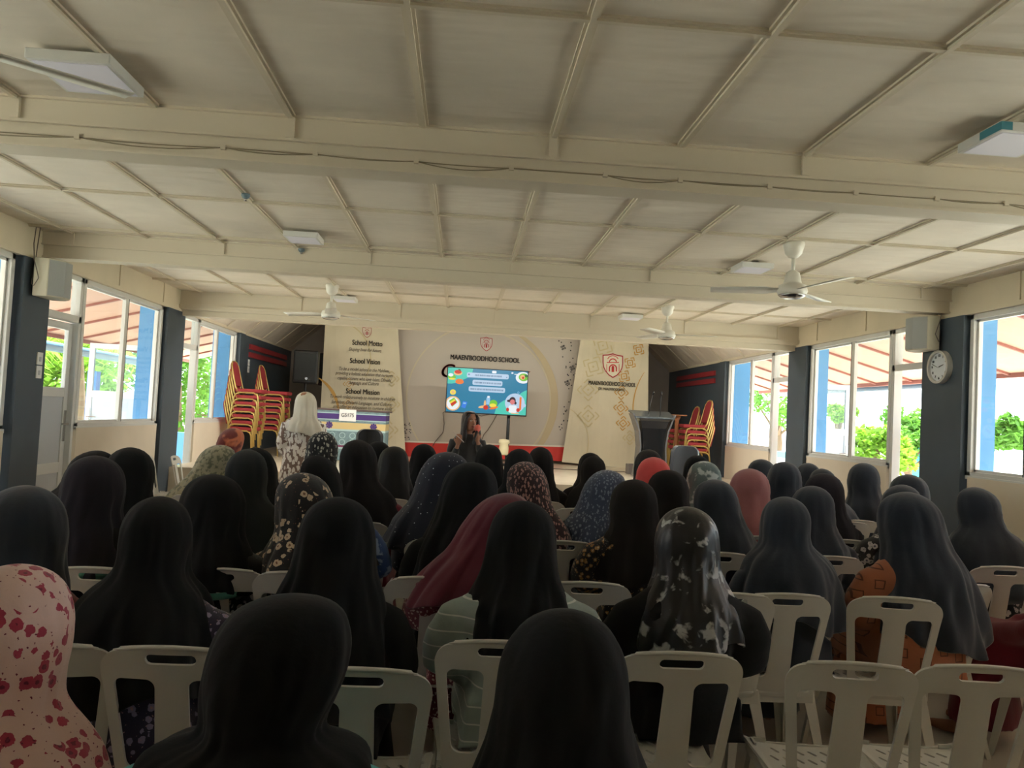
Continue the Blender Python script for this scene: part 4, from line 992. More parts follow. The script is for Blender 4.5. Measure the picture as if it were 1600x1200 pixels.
# cloths
BK = fabric('cloth_black', srgb(19, 20, 22), sheen=.06); BK2 = fabric('cloth_black_warm', srgb(27, 24, 24), sheen=.06); BK3 = fabric('cloth_charcoal', srgb(34, 38, 39), sheen=.1); BK4 = fabric('cloth_hazed_black', srgb(32, 40, 52), sheen=.3); BK5 = fabric('cloth_plum_black', srgb(36, 33, 41), sheen=.08); SAT = fabric('cloth_satin_black', srgb(22, 23, 26), rough=.6, sheen=.05, spec=.25)  # BK4 is black cloth lifted towards blue to imitate glare haze
C = {
 'pinkfl': fabric('cloth_pink_floral', srgb(216, 184, 176), 'flowers', srgb(176, 60, 84), srgb(122, 40, 62), 34, .40),
 'cream_fl': fabric('cloth_black_cream_flowers', srgb(30, 28, 28), 'flowers', srgb(200, 178, 150), srgb(120, 84, 66), 26, .40),
 'white_fl': fabric('cloth_black_white_flowers', srgb(28, 28, 32), 'flowers', srgb(196, 190, 190), srgb(90, 84, 100), 24, .42),
 'leaf': fabric('cloth_black_white_leaves', srgb(26, 26, 28), 'leaves', srgb(176, 174, 162), None, 42, .34),
 'maroon': fabric('cloth_maroon', srgb(92, 30, 44)), 'maroon_p': fabric('cloth_maroon_print', srgb(112, 44, 58), 'blobs', srgb(206, 180, 170), None, 62, .34),
 'animal': fabric('cloth_rose_brown_print', srgb(48, 32, 36), 'leaves', srgb(176, 136, 130), None, 62, .40),
 'bluegrey': fabric('cloth_blue_grey_weave', srgb(66, 76, 98), 'leaves', srgb(134, 146, 166), None, 60, .34),
 'marble': fabric('cloth_marbled_satin', srgb(22, 22, 25), 'marble', srgb(176, 178, 180), None, 17, .565, rough=.42, sheen=.05, spec=.5),
 'olive': fabric('cloth_olive_mottled', srgb(150, 146, 122), 'marble', srgb(110, 112, 92), None, 30, .5),
 'greymot': fabric('cloth_grey_mottled', srgb(96, 112, 112), 'marble', srgb(190, 200, 198), None, 14, .52),
 'coral': fabric('cloth_coral', srgb(206, 78, 76)), 'rose': fabric('cloth_dusty_rose', srgb(150, 96, 98)),
 'orange': fabric('cloth_orange_squares', srgb(168, 104, 74), 'squares', srgb(110, 66, 50), None, 11, .3),
 'stripe': fabric('cloth_sage_stripes', srgb(150, 164, 160), 'stripes', srgb(220, 224, 218), None, 17, .09),
 'bluepais': fabric('cloth_blue_paisley', srgb(56, 82, 130), 'marble', srgb(150, 170, 200), None, 22, .53),
 'navydot': fabric('cloth_navy_dots', srgb(28, 32, 46), 'dots', srgb(200, 204, 214), None, 36, .13),
 'brownr': fabric('cloth_rust', srgb(120, 58, 48)), 'brownor': fabric('cloth_brown_orange', srgb(112, 50, 48), 'marble', srgb(206, 120, 86), None, 5, .52),
 'brown': fabric('cloth_brown', srgb(110, 62, 50)), 'purplefl': fabric('cloth_purple_floral', srgb(44, 40, 60), 'flowers', srgb(150, 140, 170), srgb(190, 150, 150), 34, .40),
 'darkred': fabric('cloth_dark_red', srgb(112, 28, 46)), 'goldfl': fabric('cloth_dark_gold_flowers', srgb(30, 32, 38), 'flowers', srgb(160, 120, 70), srgb(200, 190, 170), 38, .4),
 'floralwhite': fabric('cloth_brown_white_floral', srgb(122, 104, 94), 'leaves', srgb(232, 228, 220), None, 30, .56),
 'cream': fabric('cloth_cream', srgb(206, 200, 184)),
 'teal': fabric('cloth_teal_edge', srgb(84, 176, 172)), 'dteal': fabric('cloth_green_edge', srgb(58, 112, 100)), 'bluefaint': fabric('cloth_dark_embroidered', srgb(26, 27, 30), 'marble', srgb(64, 66, 74), None, 16, .62)}
def person(px, py, Y, label, hij=BK, dress=BK, style='drape', db=0, side=0, fwd=0, tilt=0, wk=1., fold=1., hem=1., skew=0., rz=0, chair=None, band=None, nochair=False, seed=None, detail=1, crz=None):
    p = atY(px, py, Y); sc = p.z/1.283
    t = thing('person', label, 'person', (p.x, Y-.05, 0), rz, 'seated audience'); t.scale = (1., 1., 1.)
    sc_z = (p.z-.5)/(1.283-.5)
    def fin(me):
        if abs(sc_z-1) > .002:
            v = np.zeros(len(me.vertices)*3); me.vertices.foreach_get('co', v); v = v.reshape(-1, 3)
            k = v[:, 2] > .5; v[k, 2] = .5+(v[k, 2]-.5)*sc_z; me.vertices.foreach_set('co', v.ravel()); me.update()
        return me
    me = BODY.copy(); bend(me, side, fwd, tilt); body_ = obj('body', fin(me), t)
    for nm_, fm_ in FACE:
        me = fm_.copy(); bend(me, side, fwd, tilt); obj(nm_.split('.')[0], fin(me), body_)
    me = DRESS[db].copy(); me.materials.clear(); me.materials.append(dress); bend(me, side, fwd, 0); obj('dress', fin(me), t)
    sd = seed if seed is not None else int(px*7+py)
    me = hijab_mesh(style, sd, wk, fold, hem, 72 if Y < 4 else 48, skew); me.materials.append(hij); bend(me, side, fwd, tilt)
    h = obj('hijab', fin(me), t); s = h.modifiers.new('thickness', 'SOLIDIFY'); s.thickness = .004; s.offset = 1
    if Y < 4: q = h.modifiers.new('sub', 'SUBSURF'); q.levels = 1; q.render_levels = 1
    if band:
        # coloured edging showing below the hem at the back
        mb = MB(); col, z0, wd, th = band; pts0 = []; pts1 = []
        for k in range(21):
            an = R(200+140*k/20); bx_, by_ = wd*math.cos(an), -.02+.178*math.sin(an)
            pts0.append((bx_, by_, z0)); pts1.append((bx_, by_, z0-th))
        n = len(pts0); mb.add(pts0+pts1, [(i, i+1, n+i+1, n+i) for i in range(n-1)])
        me = mb.mesh('edging', col, True); bend(me, side, fwd, 0); e = obj('edging', fin(me), t); s = e.modifiers.new('thickness', 'SOLIDIFY'); s.thickness = .006
    if not nochair:
        ws = label.replace(',', '').split()[:11]
        while ws[-1] in ('a', 'the', 'with', 'of', 'in', 'on', 'and', 'to', 'over', 'behind', 'by', 'at', 'just', 'leaf', 'white', 'cream', 'purple', 'left', 'green', 'below', 'lower', 'near', 'from', 'black', 'navy', 'dark', 'second'): ws.pop()
        lb = 'white plastic chair under the '+' '.join(ws)
        if chair: chair_at(chair[0], chair[1], lb, rz=crz if crz is not None else 0)
        else:
            o_ = Vector((0, .03, 0)); o_.rotate(Matrix.Rotation(rz, 3, 'Z')); place_chair(p.x+o_.x, Y-.05+o_.y, rz if crz is None else crz, lb)
    return t
#PEOPLE
PE = [
 # nearest
 dict(px=8, py=884, Y=1.5, label='person in a pink hijab with red flowers at the lower left edge', hij=C['pinkfl'], dress=C['darkred'], style='cape', wk=.86, db=0, hem=.8, tilt=.1),
 dict(px=428, py=931, Y=1.6, label='person in a black wrapped hijab with teal edging, nearest left of the middle, head tilted', hij=BK, dress=C['teal'], style='wrapcape', wk=1.1, tilt=.2, fold=1.0, db=1),
 dict(px=885, py=955, Y=1.5, label='person in a plain black hijab nearest the camera at the bottom middle', hij=BK, dress=BK, style='long', wk=.93, fold=.9, hem=.8),
 # row A
 dict(px=42, py=760, Y=2.6, label='person in a black hijab with a rust sleeve at the left edge', hij=BK4, dress=C['brownr'], style='long', db=1, wk=.98),
 dict(px=250, py=777, Y=2.6, label='person in a long black hijab with a purple floral sleeve', hij=BK, dress=C['purplefl'], style='cape', wk=.82, chair=(268, 1008), fold=1.1, db=1),
 dict(px=530, py=778, Y=2.75, label='person in a very long plain black hijab left of the middle', hij=BK, dress=BK, style='long', wk=1.0, chair=(560, 1041), db=0, fold=.9),
 dict(px=818, py=784, Y=2.85, label='person in a black hijab over a pale sage striped dress', hij=BK, dress=C['stripe'], style='long', wk=.93, chair=(783, 999), db=1, hem=.66),
 dict(px=1075, py=793, Y=2.95, label='person in a black and white marbled satin hijab', hij=C['marble'], dress=BK, style='drape', wk=.92, hem=1.1, db=1, chair=(1067, 1017), fold=1.2),
 # row B
 dict(px=150, py=713, Y=3.75, label='person in a plum black hijab with green edging on the left', hij=BK5, dress=BK2, style='drape', wk=1.0, chair=(150, 885), band=(C['dteal'], .80, .205, .035), db=1),
 dict(px=335, py=742, Y=3.55, label='person in a black hijab with green edging and a white flowered sleeve', hij=BK, dress=C['white_fl'], style='drape', wk=1.05, band=(C['dteal'], .79, .205, .03), chair=(340, 886), hem=1.0, db=1),
 dict(px=502, py=740, Y=3.6, label='person in a black hijab covered in cream flowers', hij=C['cream_fl'], dress=C['cream_fl'], style='drape', wk=.98, chair=(470, 892), side=-.12),
 dict(px=752, py=767, Y=3.45, label='person in a maroon hijab and maroon speckled dress', hij=C['maroon'], dress=C['maroon_p'], style='drape', side=.18, wk=1.02, chair=(676, 900), fold=1.3, skew=-.25, hem=1.0, db=1),
 dict(px=1228, py=777, Y=3.75, label='person in a plain navy black hijab on the right with a white print skirt', hij=BK4, dress=BK4, style='cape', wk=.9, chair=(1232, 926), hem=1.0),
 dict(px=1428, py=770, Y=3.7, label='person in a navy black hijab over an orange dress with square outlines, leaning over', hij=BK4, dress=C['orange'], style='long', side=-.05, wk=1.15, chair=(1403, 932), skew=.12, db=1, crz=R(-8)),
 # row C
 dict(px=118, py=703, Y=4.8, label='person in a black hijab bending forward near the left door', hij=BK, dress=BK, style='cape', wk=1.0, side=.1, fwd=.2),
 dict(px=205, py=700, Y=4.5, label='person in a black hijab just left of the second left pillar', hij=BK, dress=BK, style='drape', wk=.95),
 dict(px=388, py=703, Y=4.4, label='person in a charcoal hijab with faint white embroidery', hij=BK3, dress=C['bluefaint'], style='cape', wk=.85, chair=(402, 832), fold=1.1),
 dict(px=425, py=700, Y=5.2, label='person in a black hijab slumping to the right behind the charcoal hijab', hij=BK, dress=BK, style='cape', wk=.9, side=-.15),
 dict(px=530, py=712, Y=4.4, label='person in a black hijab with a blue swirled sleeve', hij=BK, dress=C['bluepais'], style='cape', wk=.85, side=-.18, db=1),
 dict(px=575, py=688, Y=5.2, label='person in a large black hijab with a wine red sleeve', hij=BK2, dress=C['darkred'], style='cape', wk=.95, side=-.1, db=1, fold=1.2),
 dict(px=722, py=722, Y=3.95, label='person in a plain black hijab behind the maroon hijab', hij=BK, dress=BK, style='long', wk=1.1, side=.08, chair=(690, 842)),
 dict(px=700, py=707, Y=4.6, label='person in a navy hijab with tiny white dots', hij=C['navydot'], dress=C['navydot'], style='drape', wk=1.1, skew=-.25),
 dict(px=822, py=722, Y=4.9, label='person in a rose and brown printed hijab and dress', hij=C['animal'], dress=C['animal'], style='drape', wk=.98, skew=.2, db=1, chair=(835, 816)),
 dict(px=812, py=702, Y=5.7, label='person in a black hijab with an olive sleeve behind the rose brown print', hij=BK, dress=fabric('cloth_olive', srgb(70, 70, 52)), style='cape', wk=.85),
 dict(px=992, py=750, Y=4.3, label='person in a black hijab with a dark gold flowered dress', hij=BK2, dress=C['goldfl'], style='drape', wk=.98, chair=(990, 856), db=1, hem=1.3),
 dict(px=950, py=735, Y=4.95, label='person in a blue grey woven hijab', hij=C['bluegrey'], dress=BK4, style='drape', skew=-.3, fold=1.4, chair=(925, 822)),
 dict(px=1045, py=735, Y=4.9, label='person in a black hijab to the right of the blue grey hijab', hij=BK2, dress=BK2, style='long', wk=1.0),
 dict(px=1118, py=750, Y=4.55, label='person in a long black hijab falling wide, behind the marbled hijab', hij=BK4, dress=BK4, style='long', wk=1.0, skew=.12, chair=(1125, 862), hem=1.1),
 dict(px=1172, py=733, Y=5.3, label='person in a dusty rose hijab', hij=C['rose'], dress=C['rose'], style='drape', wk=1.02, fold=1.3),
 dict(px=1270, py=760, Y=4.6, label='person in a navy black hijab with bead earring, right of the dusty rose', hij=BK4, dress=BK4, style='drape', wk=.95, chair=(1300, 868)),
 dict(px=1288, py=740, Y=5.3, label='person in a plum black hijab directly behind a navy black one', hij=BK5, dress=BK5, style='drape', wk=1.),
 # row D and beyond
 dict(px=505, py=675, Y=6.5, label='person in a black and white leaf print hijab', hij=C['leaf'], dress=C['leaf'], style='drape', wk=.95, hem=1.2),
 dict(px=617, py=698, Y=6.5, label='person in a black hijab below the left banner corner', hij=SAT, dress=BK, style='long', wk=.95),
 dict(px=592, py=690, Y=7.4, label='person in a black hijab in front of the black office chair', hij=BK, dress=BK, style='drape', wk=.9),
 dict(px=663, py=694, Y=7.2, label='person in a black hijab in front of the red strip, left of the speaker', hij=BK, dress=BK, style='drape', wk=.9, fold=1.2),
 dict(px=765, py=695, Y=6.8, label='person in a black hijab directly beside the standing presenter', hij=BK, dress=BK, style='long', wk=.9),
 dict(px=845, py=699, Y=6.8, label='person in a black hijab right of the television stand', hij=BK2, dress=BK2, style='long', wk=.85),
 dict(px=928, py=713, Y=6.8, label='person in a brownish black hijab in front of the pale stage floor', hij=BK2, dress=BK2, style='cape', wk=.85),
 dict(px=923, py=708, Y=7.6, label='person in a dark hijab mostly hidden behind the brownish black one', hij=BK2, dress=BK2, style='drape', wk=.9),
 dict(px=1022, py=715, Y=5.9, label='person in a coral hijab', hij=C['coral'], dress=C['coral'], style='drape', wk=.98),
 dict(px=1014, py=703, Y=6.9, label='person in a shiny black hijab behind the coral one', hij=SAT, dress=BK, style='drape', wk=.95),
 dict(px=1101, py=721, Y=5.9, label='person in a grey green mottled hijab', hij=C['greymot'], dress=BK4, style='drape', wk=.98),
 dict(px=1090, py=712, Y=6.8, label='person in a black hijab behind the grey green mottled one', hij=BK, dress=BK, style='drape', wk=.9),
 dict(px=1190, py=718, Y=6.9, label='person in a black hijab behind the dusty rose one', hij=BK4, dress=BK4, style='drape', wk=.98),
 dict(px=1226, py=722, Y=6.1, label='person in a navy black hijab below the far right window frame', hij=BK4, dress=BK4, style='long', wk=1.0),
 dict(px=1263, py=724, Y=7.5, label='person in a dark hijab in front of the far right pillar', hij=BK4, dress=BK4, style='drape', wk=.9),
 dict(px=1297, py=733, Y=6.3, label='person in a black hijab leaning forward below the right window sill', hij=BK4, dress=BK4, style='cape', wk=.8, side=-.1),
 dict(px=1350, py=724, Y=6.6, label='person in a black hijab with a squared top below the right window', hij=BK4, dress=BK4, style='drape', wk=1.0, chair=(1347, 795)),
 dict(px=1395, py=757, Y=4.9, label='person in a black hijab and white flowered dress behind the orange dress', hij=BK4, dress=C['white_fl'], style='drape', wk=.9, side=.1, chair=(1340, 812)),
 dict(px=1420, py=742, Y=5.3, label='person in a slate black hijab below the wall clock', hij=BK4, dress=BK4, style='drape', wk=1.0),
 dict(px=1545, py=763, Y=4.7, label='person in a black hijab at the right edge, leaning to the left', hij=BK4, dress=C['white_fl'], style='cape', wk=.95, side=-.1, fwd=.05, chair=(1572, 884)),
 dict(px=1660, py=800, Y=3.75, label='person in a dark red dress just inside the right edge', hij=BK4, dress=C['darkred'], style='drape', rz=R(35), db=1),
 dict(px=345, py=667, Y=7.9, label='person in a brown and orange hijab bending near the open left door', hij=C['brownor'], dress=C['brownr'], style='cape', wk=.95, side=.15, fwd=.15, fold=1.3),
 dict(px=334, py=695, Y=6.2, label='person in an olive mottled hijab on the left', hij=C['olive'], dress=C['olive'], style='drape', wk=1.05, skew=-.25, side=.08),
]
for d in PE: person(**d)
# other visible white chairs, nobody on them
for px, py, rz, lb in ((1338, 1033, R(-6), 'empty white plastic chair at the bottom right, left of two'), (1535, 1038, R(-4), 'empty white plastic chair at the bottom right corner'),
    (56, 1003, R(6), 'white plastic chair behind the pink flowered hijab at the lower left'), (918, 908, 0, 'white plastic chair between the striped dress and the marbled hijab'),
    (1508, 912, R(14), 'white plastic chair turned behind the orange dress'), (1143, 925, 0, 'white plastic chair mostly hidden right of the marbled hijab'),
    (880, 844, 0, 'white plastic chair right of the maroon hijab with a handle slot'), (905, 794, 0, 'white plastic chair in front of the brownish black hijab'),
    (232, 712, R(-78), 'white plastic chair turned sideways by the second left pillar'), (272, 712, R(-84), 'white plastic chair turned sideways in the open left doorway')):
    chair_at(px, py, lb, rz)

# teal edging of the nearest left person's scarf
# ------------------------------------------------------------------ standing figures
def standing(name_label, px, pytop, Y, rz, dressm, hij=None, H=1.6, z0=0.):
    p = atY(px, pytop, Y); t = thing('person', name_label, 'person', (p.x, Y, z0), rz); k = (p.z-z0)/1.62
    return t, k
# presenter
t, k = standing('person presenting in black with long dark hair, holding a pink microphone and a phone', 733, 643, 9.35, R(180), None)
t.scale = (k, k, k)
hy = R(28)
mb = MB(); T = head_shape(mb, (-.02, .0, 1.50), yaw=hy)
def tors(mb, g=0):
    mb.loft([ring((0, 0, .78), .165+g, .12+g), ring((0, 0, .88), .172+g, .125+g), ring((0, 0, 1.02), .125+g, .095+g), ring((0, 0, 1.15), .145+g, .11+g), ring((0, 0, 1.25), .175+g, .105+g), ring((0, 0, 1.31), .15+g, .085+g), ring((0, -.005, 1.345), .08+g, .06+g)])
tors(mb, -.01); mb.tube([(0, -.005, 1.30), (-.005, 0, 1.37), (-.015, .005, 1.42)], [.058, .05, .05], 14)
for s in (-1, 1):
    mb.tube([(s*.085, 0, .85), (s*.095, .0, .5), (s*.095, -.01, .45), (s*.095, -.01, .1)], [.085, .06, .055, .035], 12); mb.tube([(s*.095, -.03, .05), (s*.1, .08, .04), (s*.105, .16, .03)], [.035, .035, .022], 10)
# arms: person's left hand (-x local after turn) etc.
aR = [(.165, 0, 1.27), (.20, .0, 1.12), (.185, .04, 1.03), (.14, .13, 1.12), (.115, .18, 1.22)]   # image left arm after 180 turn
aL = [(-.165, 0, 1.27), (-.21, .01, 1.13), (-.20, .05, 1.06), (-.15, .13, 1.18), (-.12, .15, 1.27)]
for A_ in (aR, aL): mb.tube(A_, [.042, .040, .037, .031, .022], 12)
hand_fingers(mb, aR[-1], (-.1, .35, .9), 1, curl=.55, up=Vector((0, 1, .2)))
hand_fingers(mb, aL[-1], (.25, .1, .9), -1, curl=.75, up=Vector((0, 1, 0)))
me = remesh(mb, .006, 'body', 2); me.materials.clear(); me.materials.append(skin); obj('body', me, t); features(T, t)
blk = fabric('presenter_black', srgb(22, 24, 26), rough=.7, spec=.4)
mb = MB(); tors(mb, .012); mb.loft([ring((0, 0, .10), .24, .2, 20), ring((0, 0, .5), .2, .16, 20), ring((0, 0, .85), .185, .14, 20)])
for A_ in (aR, aL): mb.tube(A_[:-1]+[tuple(Vector(A_[-2]).lerp(Vector(A_[-1]), .55))], [.055, .054, .052, .045, .036], 12)
me = remesh(mb, .014, 'dress', 3); me.materials.clear(); me.materials.append(blk); obj('dress', me, t)
hairm = mat('dark_hair', srgb(40, 30, 28), .45, bump=.6, bscale=60)
mb = MB(); c0 = Vector((-.02, 0, 1.5)); rings = []
cyh, syh = math.cos(hy), math.sin(hy)
for dz, rx, ryb, ryf in ((.128, .02, .03, .01), (.118, .055, .065, .045), (.10, .078, .09, .07), (.06, .092, .115, .078), (.02, .096, .12, .058), (-.03, .098, .12, .035), (-.08, .10, .11, .02), (-.13, .105, .10, .01), (-.19, .115, .10, .0), (-.25, .12, .10, -.01), (-.31, .11, .09, -.02)):
    r_ = []
    for j in range(28):
        a = 2*math.pi*j/28; x = rx*math.cos(a)*(1+.03*math.sin(9*a)); y = (ryf if math.sin(a) > 0 else ryb)*math.sin(a)-.012
        if dz < .07 and math.sin(a) > .0 and abs(x) < .07: y = min(y, .045 if abs(x) > .06 else -.02)
        r_.append((c0.x+x*cyh-y*syh, c0.y+x*syh+y*cyh, c0.z+dz))
    rings.append(r_)
mb.loft(rings); mb.build('hair', hairm, t, smooth=True)
mb = MB()
for sx in (-1, 1):
    P_ = []
    for z, x, y in ((.085, .04, .07), (.04, .078, .055), (-.03, .09, .04), (-.1, .095, .04), (-.18, .10, .06), (-.26, .11, .075)):
        xx, yy = sx*x, y; P_.append((c0.x+xx*cyh-yy*syh, c0.y+xx*syh+yy*cyh, c0.z+z))
    mb.tube(P_, [.012, .02, .024, .03, .032, .018], 10)
mb.build('side_locks', hairm, t, smooth=True)
# objects held (top-level)
def held(name, fn, label, cat):
    o = fn(); o.name = name; o.location = t.location; o.rotation_euler = t.rotation_euler; o.scale = t.scale; return tag(o, label, cat)
e = thing('microphone', 'black handheld microphone with a pink foam cover held to the mouth of the presenter', 'microphone'); e.location = t.location; e.rotation_euler = t.rotation_euler; e.scale = t.scale
m0 = Vector(aL[-1])+Vector((.03, .045, .06)); m1 = T((-.025, .15, -.08)); dv = (Vector(m1)-m0).normalized()
mb = MB(); mb.tube([m0-dv*.12, m0, Vector(m1)-dv*.03], [.012, .014, .018], 12); mb.build('handle', black, e, smooth=True)
mb = MB(); mb.ell((0, 0, 0), (.038, .038, .054), n=16, m=12); q = mb.build('foam_cover', mat('pink_foam', srgb(220, 110, 96), .9), e, smooth=True); q.location = m1; q.rotation_euler = dv.to_track_quat('Z', 'Y').to_euler()
hp = Vector(aR[-1])+Vector((-.01, .04, .09)); mb = MB(); mb.box((-.085, -.02, -.012), (.095, .02, -.003)); q = mb.build('phone', mat('phone_grey', srgb(196, 182, 176), .3), None, bevel=.004)
q.matrix_world = Matrix.Translation(t.location) @ Matrix.Rotation(R(180), 4, 'Z') @ Matrix.Scale(k, 4) @ Matrix.Translation(hp) @ Matrix.Rotation(R(-40), 4, 'Y'); tag(q, 'grey phone held up in the hand of the presenter', 'phone')
# standing listener in floral dress
t, k = standing('person standing at the left in a cream scarf and brown and white floral dress', 478, 612, 9.1, R(8), None); t.scale = (k, k, k)
mb = MB(); T = head_shape(mb, (0, .02, 1.50), yaw=R(-15)); tors(mb, -.01); mb.tube([(0, 0, 1.30), (0, .01, 1.42)], [.055, .05], 12)
A1 = [(.165, 0, 1.27), (.21, .0, 1.05), (.2, .03, .98), (.13, .17, 1.0), (.06, .22, 1.02)]; A0 = [(-x, y, z) for x, y, z in A1]
for s, A_ in ((1, A1), (-1, A0)):
    mb.tube(A_, [.045, .042, .037, .031, .022], 12); hand_fingers(mb, A_[-1], (-s*.8, .5, .0), s, curl=.4)
    mb.tube([(s*.085, 0, .85), (s*.095, .0, .5), (s*.095, -.01, .1)], [.085, .06, .035], 12); mb.tube([(s*.095, -.03, .05), (s*.1, .08, .04), (s*.105, .16, .03)], [.035, .035, .022], 10)
me = remesh(mb, .0065, 'body', 2); me.materials.clear(); me.materials.append(skin); obj('body', me, t); features(T, t)
mb = MB(); tors(mb, .03)
mb.loft([ring((0, .02, .06), .30, .24, 24), ring((0, .01, .4), .26, .2, 24), ring((0, 0, .8), .215, .165, 24), ring((0, 0, 1.0), .19, .14, 24)])
for A_ in (A1, A0): mb.tube(A_[:-1]+[tuple(Vector(A_[-2]).lerp(Vector(A_[-1]), .6))], [.07, .075, .07, .06, .045], 12)
me = remesh(mb, .015, 'dress', 4); me.materials.clear(); me.materials.append(C['floralwhite']); obj('dress', me, t)
me = hijab_mesh('drape', 3, .88, 1.2, .8, 56, .05); me.materials.append(C['cream'])
v = np.zeros(len(me.vertices)*3); me.vertices.foreach_get('co', v); v = v.reshape(-1, 3); v[:, 2] += 1.62-1.283; v[:, 1] -= .02; me.vertices.foreach_set('co', v.ravel())
h = obj('hijab', me, t); s = h.modifiers.new('thickness', 'SOLIDIFY'); s.thickness = .004

# ------------------------------------------------------------------ outside
GZ = -.15
mb = MB(); mb.box((-90, -40, GZ-.2), (90, 110, GZ)); o = mb.build('ground', mat('pale_sand', srgb(222, 214, 198), .9, var=.12, vscale=.5)); o['kind'] = 'structure'; o['label'] = 'pale sandy ground outside the hall'
soff = mat('soffit', srgb(214, 168, 146), .7, var=.06); raf = mat('rafter', srgb(150, 92, 82), .7)
for s, X in ((-1, XL), (1, XR)):
    x0, z0_, x1, z1_ = X+s*.14, 3.05, X+s*2.35, 2.45
    mb = MB(); mb.prism([(x0, Y0, z0_), (x1, Y0, z1_), (x1, Y0, z1_+.05), (x0, Y0, z0_+.05)], (0, 20, 0)); o = mb.build('veranda_roof', soff); o['kind'] = 'structure'; o['label'] = 'terracotta veranda soffit outside the %s windows' % ('left' if s < 0 else 'right')
    mb = MB(); y = Y0+.2
    while y < 17.4: mb.prism([(x0, y, z0_-.001), (x1, y, z1_-.001), (x1, y, z1_-.03), (x0, y, z0_-.03)], (0, .04, 0)); y += 1.05
    mb.box((x1-.03, Y0, z1_-.05), (x1+.03, 17.5, z1_+.06)); mb.build('rafter', raf, o)
    mb = MB(); mb.box((X+s*.12, Y0, GZ), (X+s*2.0, 17.5, -.02)); o = mb.build('veranda_floor', mat('concrete', srgb(186, 182, 174), .8)); o['kind'] = 'structure'; o['label'] = 'concrete veranda floor on the %s' % ('left' if s < 0 else 'right')
# roof over hall (keeps sky light out)
mb = MB(); mb.prism([(XL-.3, Y0, 3.1), (XR+.3, Y0, 3.1), (XR+.3, Y0, 3.2), (xm, Y0, 6.9), (XL-.3, Y0, 3.2)], (0, B3-Y0+.0, 0)); o = mb.build('roof', mat('roof_sheet', srgb(150, 80, 70), .6)); o['kind'] = 'structure'; o['label'] = 'pitched roof over the hall'
bpipe = mat('blue_pipe', srgb(60, 110, 140), .5)
mb = MB(); X = XL-2.5; mb.tube([(X, 9.1, 2.75), (X, 9.1, 2.45), (X, 9.15, 2.36), (X, 9.3, 2.3), (X, 9.6, 2.3), (X, 16, 2.25)], .075, 12); tag(mb.build('gutter_pipe', bpipe, smooth=True), 'blue gutter pipe with an elbow outside the left windows', 'pipe')
mb = MB(); X = XR+2.5; mb.tube([(X, 11.0, 2.42), (X, 16.5, 2.40)], .08, 12); tag(mb.build('gutter_pipe', mat('grey_pipe', srgb(90, 110, 130), .5), smooth=True), 'blue grey gutter outside the right windows', 'pipe')
leafm = {}
def leafmat(n, c):
    if n not in leafm:
        m, N, L, P = newmat(n); P.inputs['Base Color'].default_value = c; P.inputs['Roughness'].default_value = .6
        tc = N.new('ShaderNodeTexCoord'); nz = N.new('ShaderNodeTexNoise'); nz.inputs['Scale'].default_value = 3; L.new(tc.outputs['Object'], nz.inputs['Vector'])
        mx = N.new('ShaderNodeMix'); mx.data_type = 'RGBA'; mx.inputs['A'].default_value = c; mx.inputs['B'].default_value = (c[0]*.4, c[1]*.55, c[2]*.4, 1); L.new(nz.outputs[0], mx.inputs['Factor']); L.new(mx.outputs['Result'], P.inputs['Base Color'])
        tr = N.new('ShaderNodeBsdfTranslucent'); L.new(mx.outputs['Result'], tr.inputs[0]); ms = N.new('ShaderNodeMixShader'); ms.inputs[0].default_value = .45
        out = [q for q in N if q.type == 'OUTPUT_MATERIAL'][0]; L.new(P.outputs[0], ms.inputs[1]); L.new(tr.outputs[0], ms.inputs[2]); L.new(ms.outputs[0], out.inputs[0]); leafm[n] = m
    return leafm[n]
def tree(x, y, z, r, h, n, col, label, trunk=True, sz=.12):
    t = thing('tree', label, 'tree', (x, y, GZ)); mb = MB(); rg = random.Random(int(x*10+y*7))
    cl = [(Vector((rg.uniform(-.6, .6)*r, rg.uniform(-.6, .6)*r, z+rg.uniform(-.6, .6)*h)), rg.uniform(.35, .6)*min(r, h)) for _ in range(9)]
    for i in range(n):
        c, rr_ = cl[i % 9]; d = Vector((rg.gauss(0, 1), rg.gauss(0, 1), rg.gauss(0, 1))).normalized()*rr_*rg.uniform(.6, 1.1); p = c+d
        a = Vector((rg.gauss(0, 1), rg.gauss(0, 1), rg.gauss(0, .6))).normalized(); b = a.cross(Vector((rg.gauss(0, 1), rg.gauss(0, 1), rg.gauss(0, 1)))).normalized(); s_ = sz*rg.uniform(.6, 1.3)
        mb.add([p-a*s_, p-b*s_*.45, p+a*s_, p+b*s_*.45], [(0, 1, 2, 3)])
    mb.build('foliage', leafmat('leaf_%d' % int(col[1]*100), col), t)
    if trunk:
        mb = MB(); mb.tube([(0, 0, 0), (.05, 0, z*.5), (0, .05, z)], [.12, .09, .05], 10)
        for c, rr_ in cl[:5]: mb.tube([(0, .02, z*.6), tuple(c)], [.05, .015], 6)
        mb.build('trunk', mat('bark', srgb(120, 100, 80), .9), t)
yg = srgb(150, 190, 60); g2 = srgb(110, 160, 60); g3 = srgb(90, 140, 80)
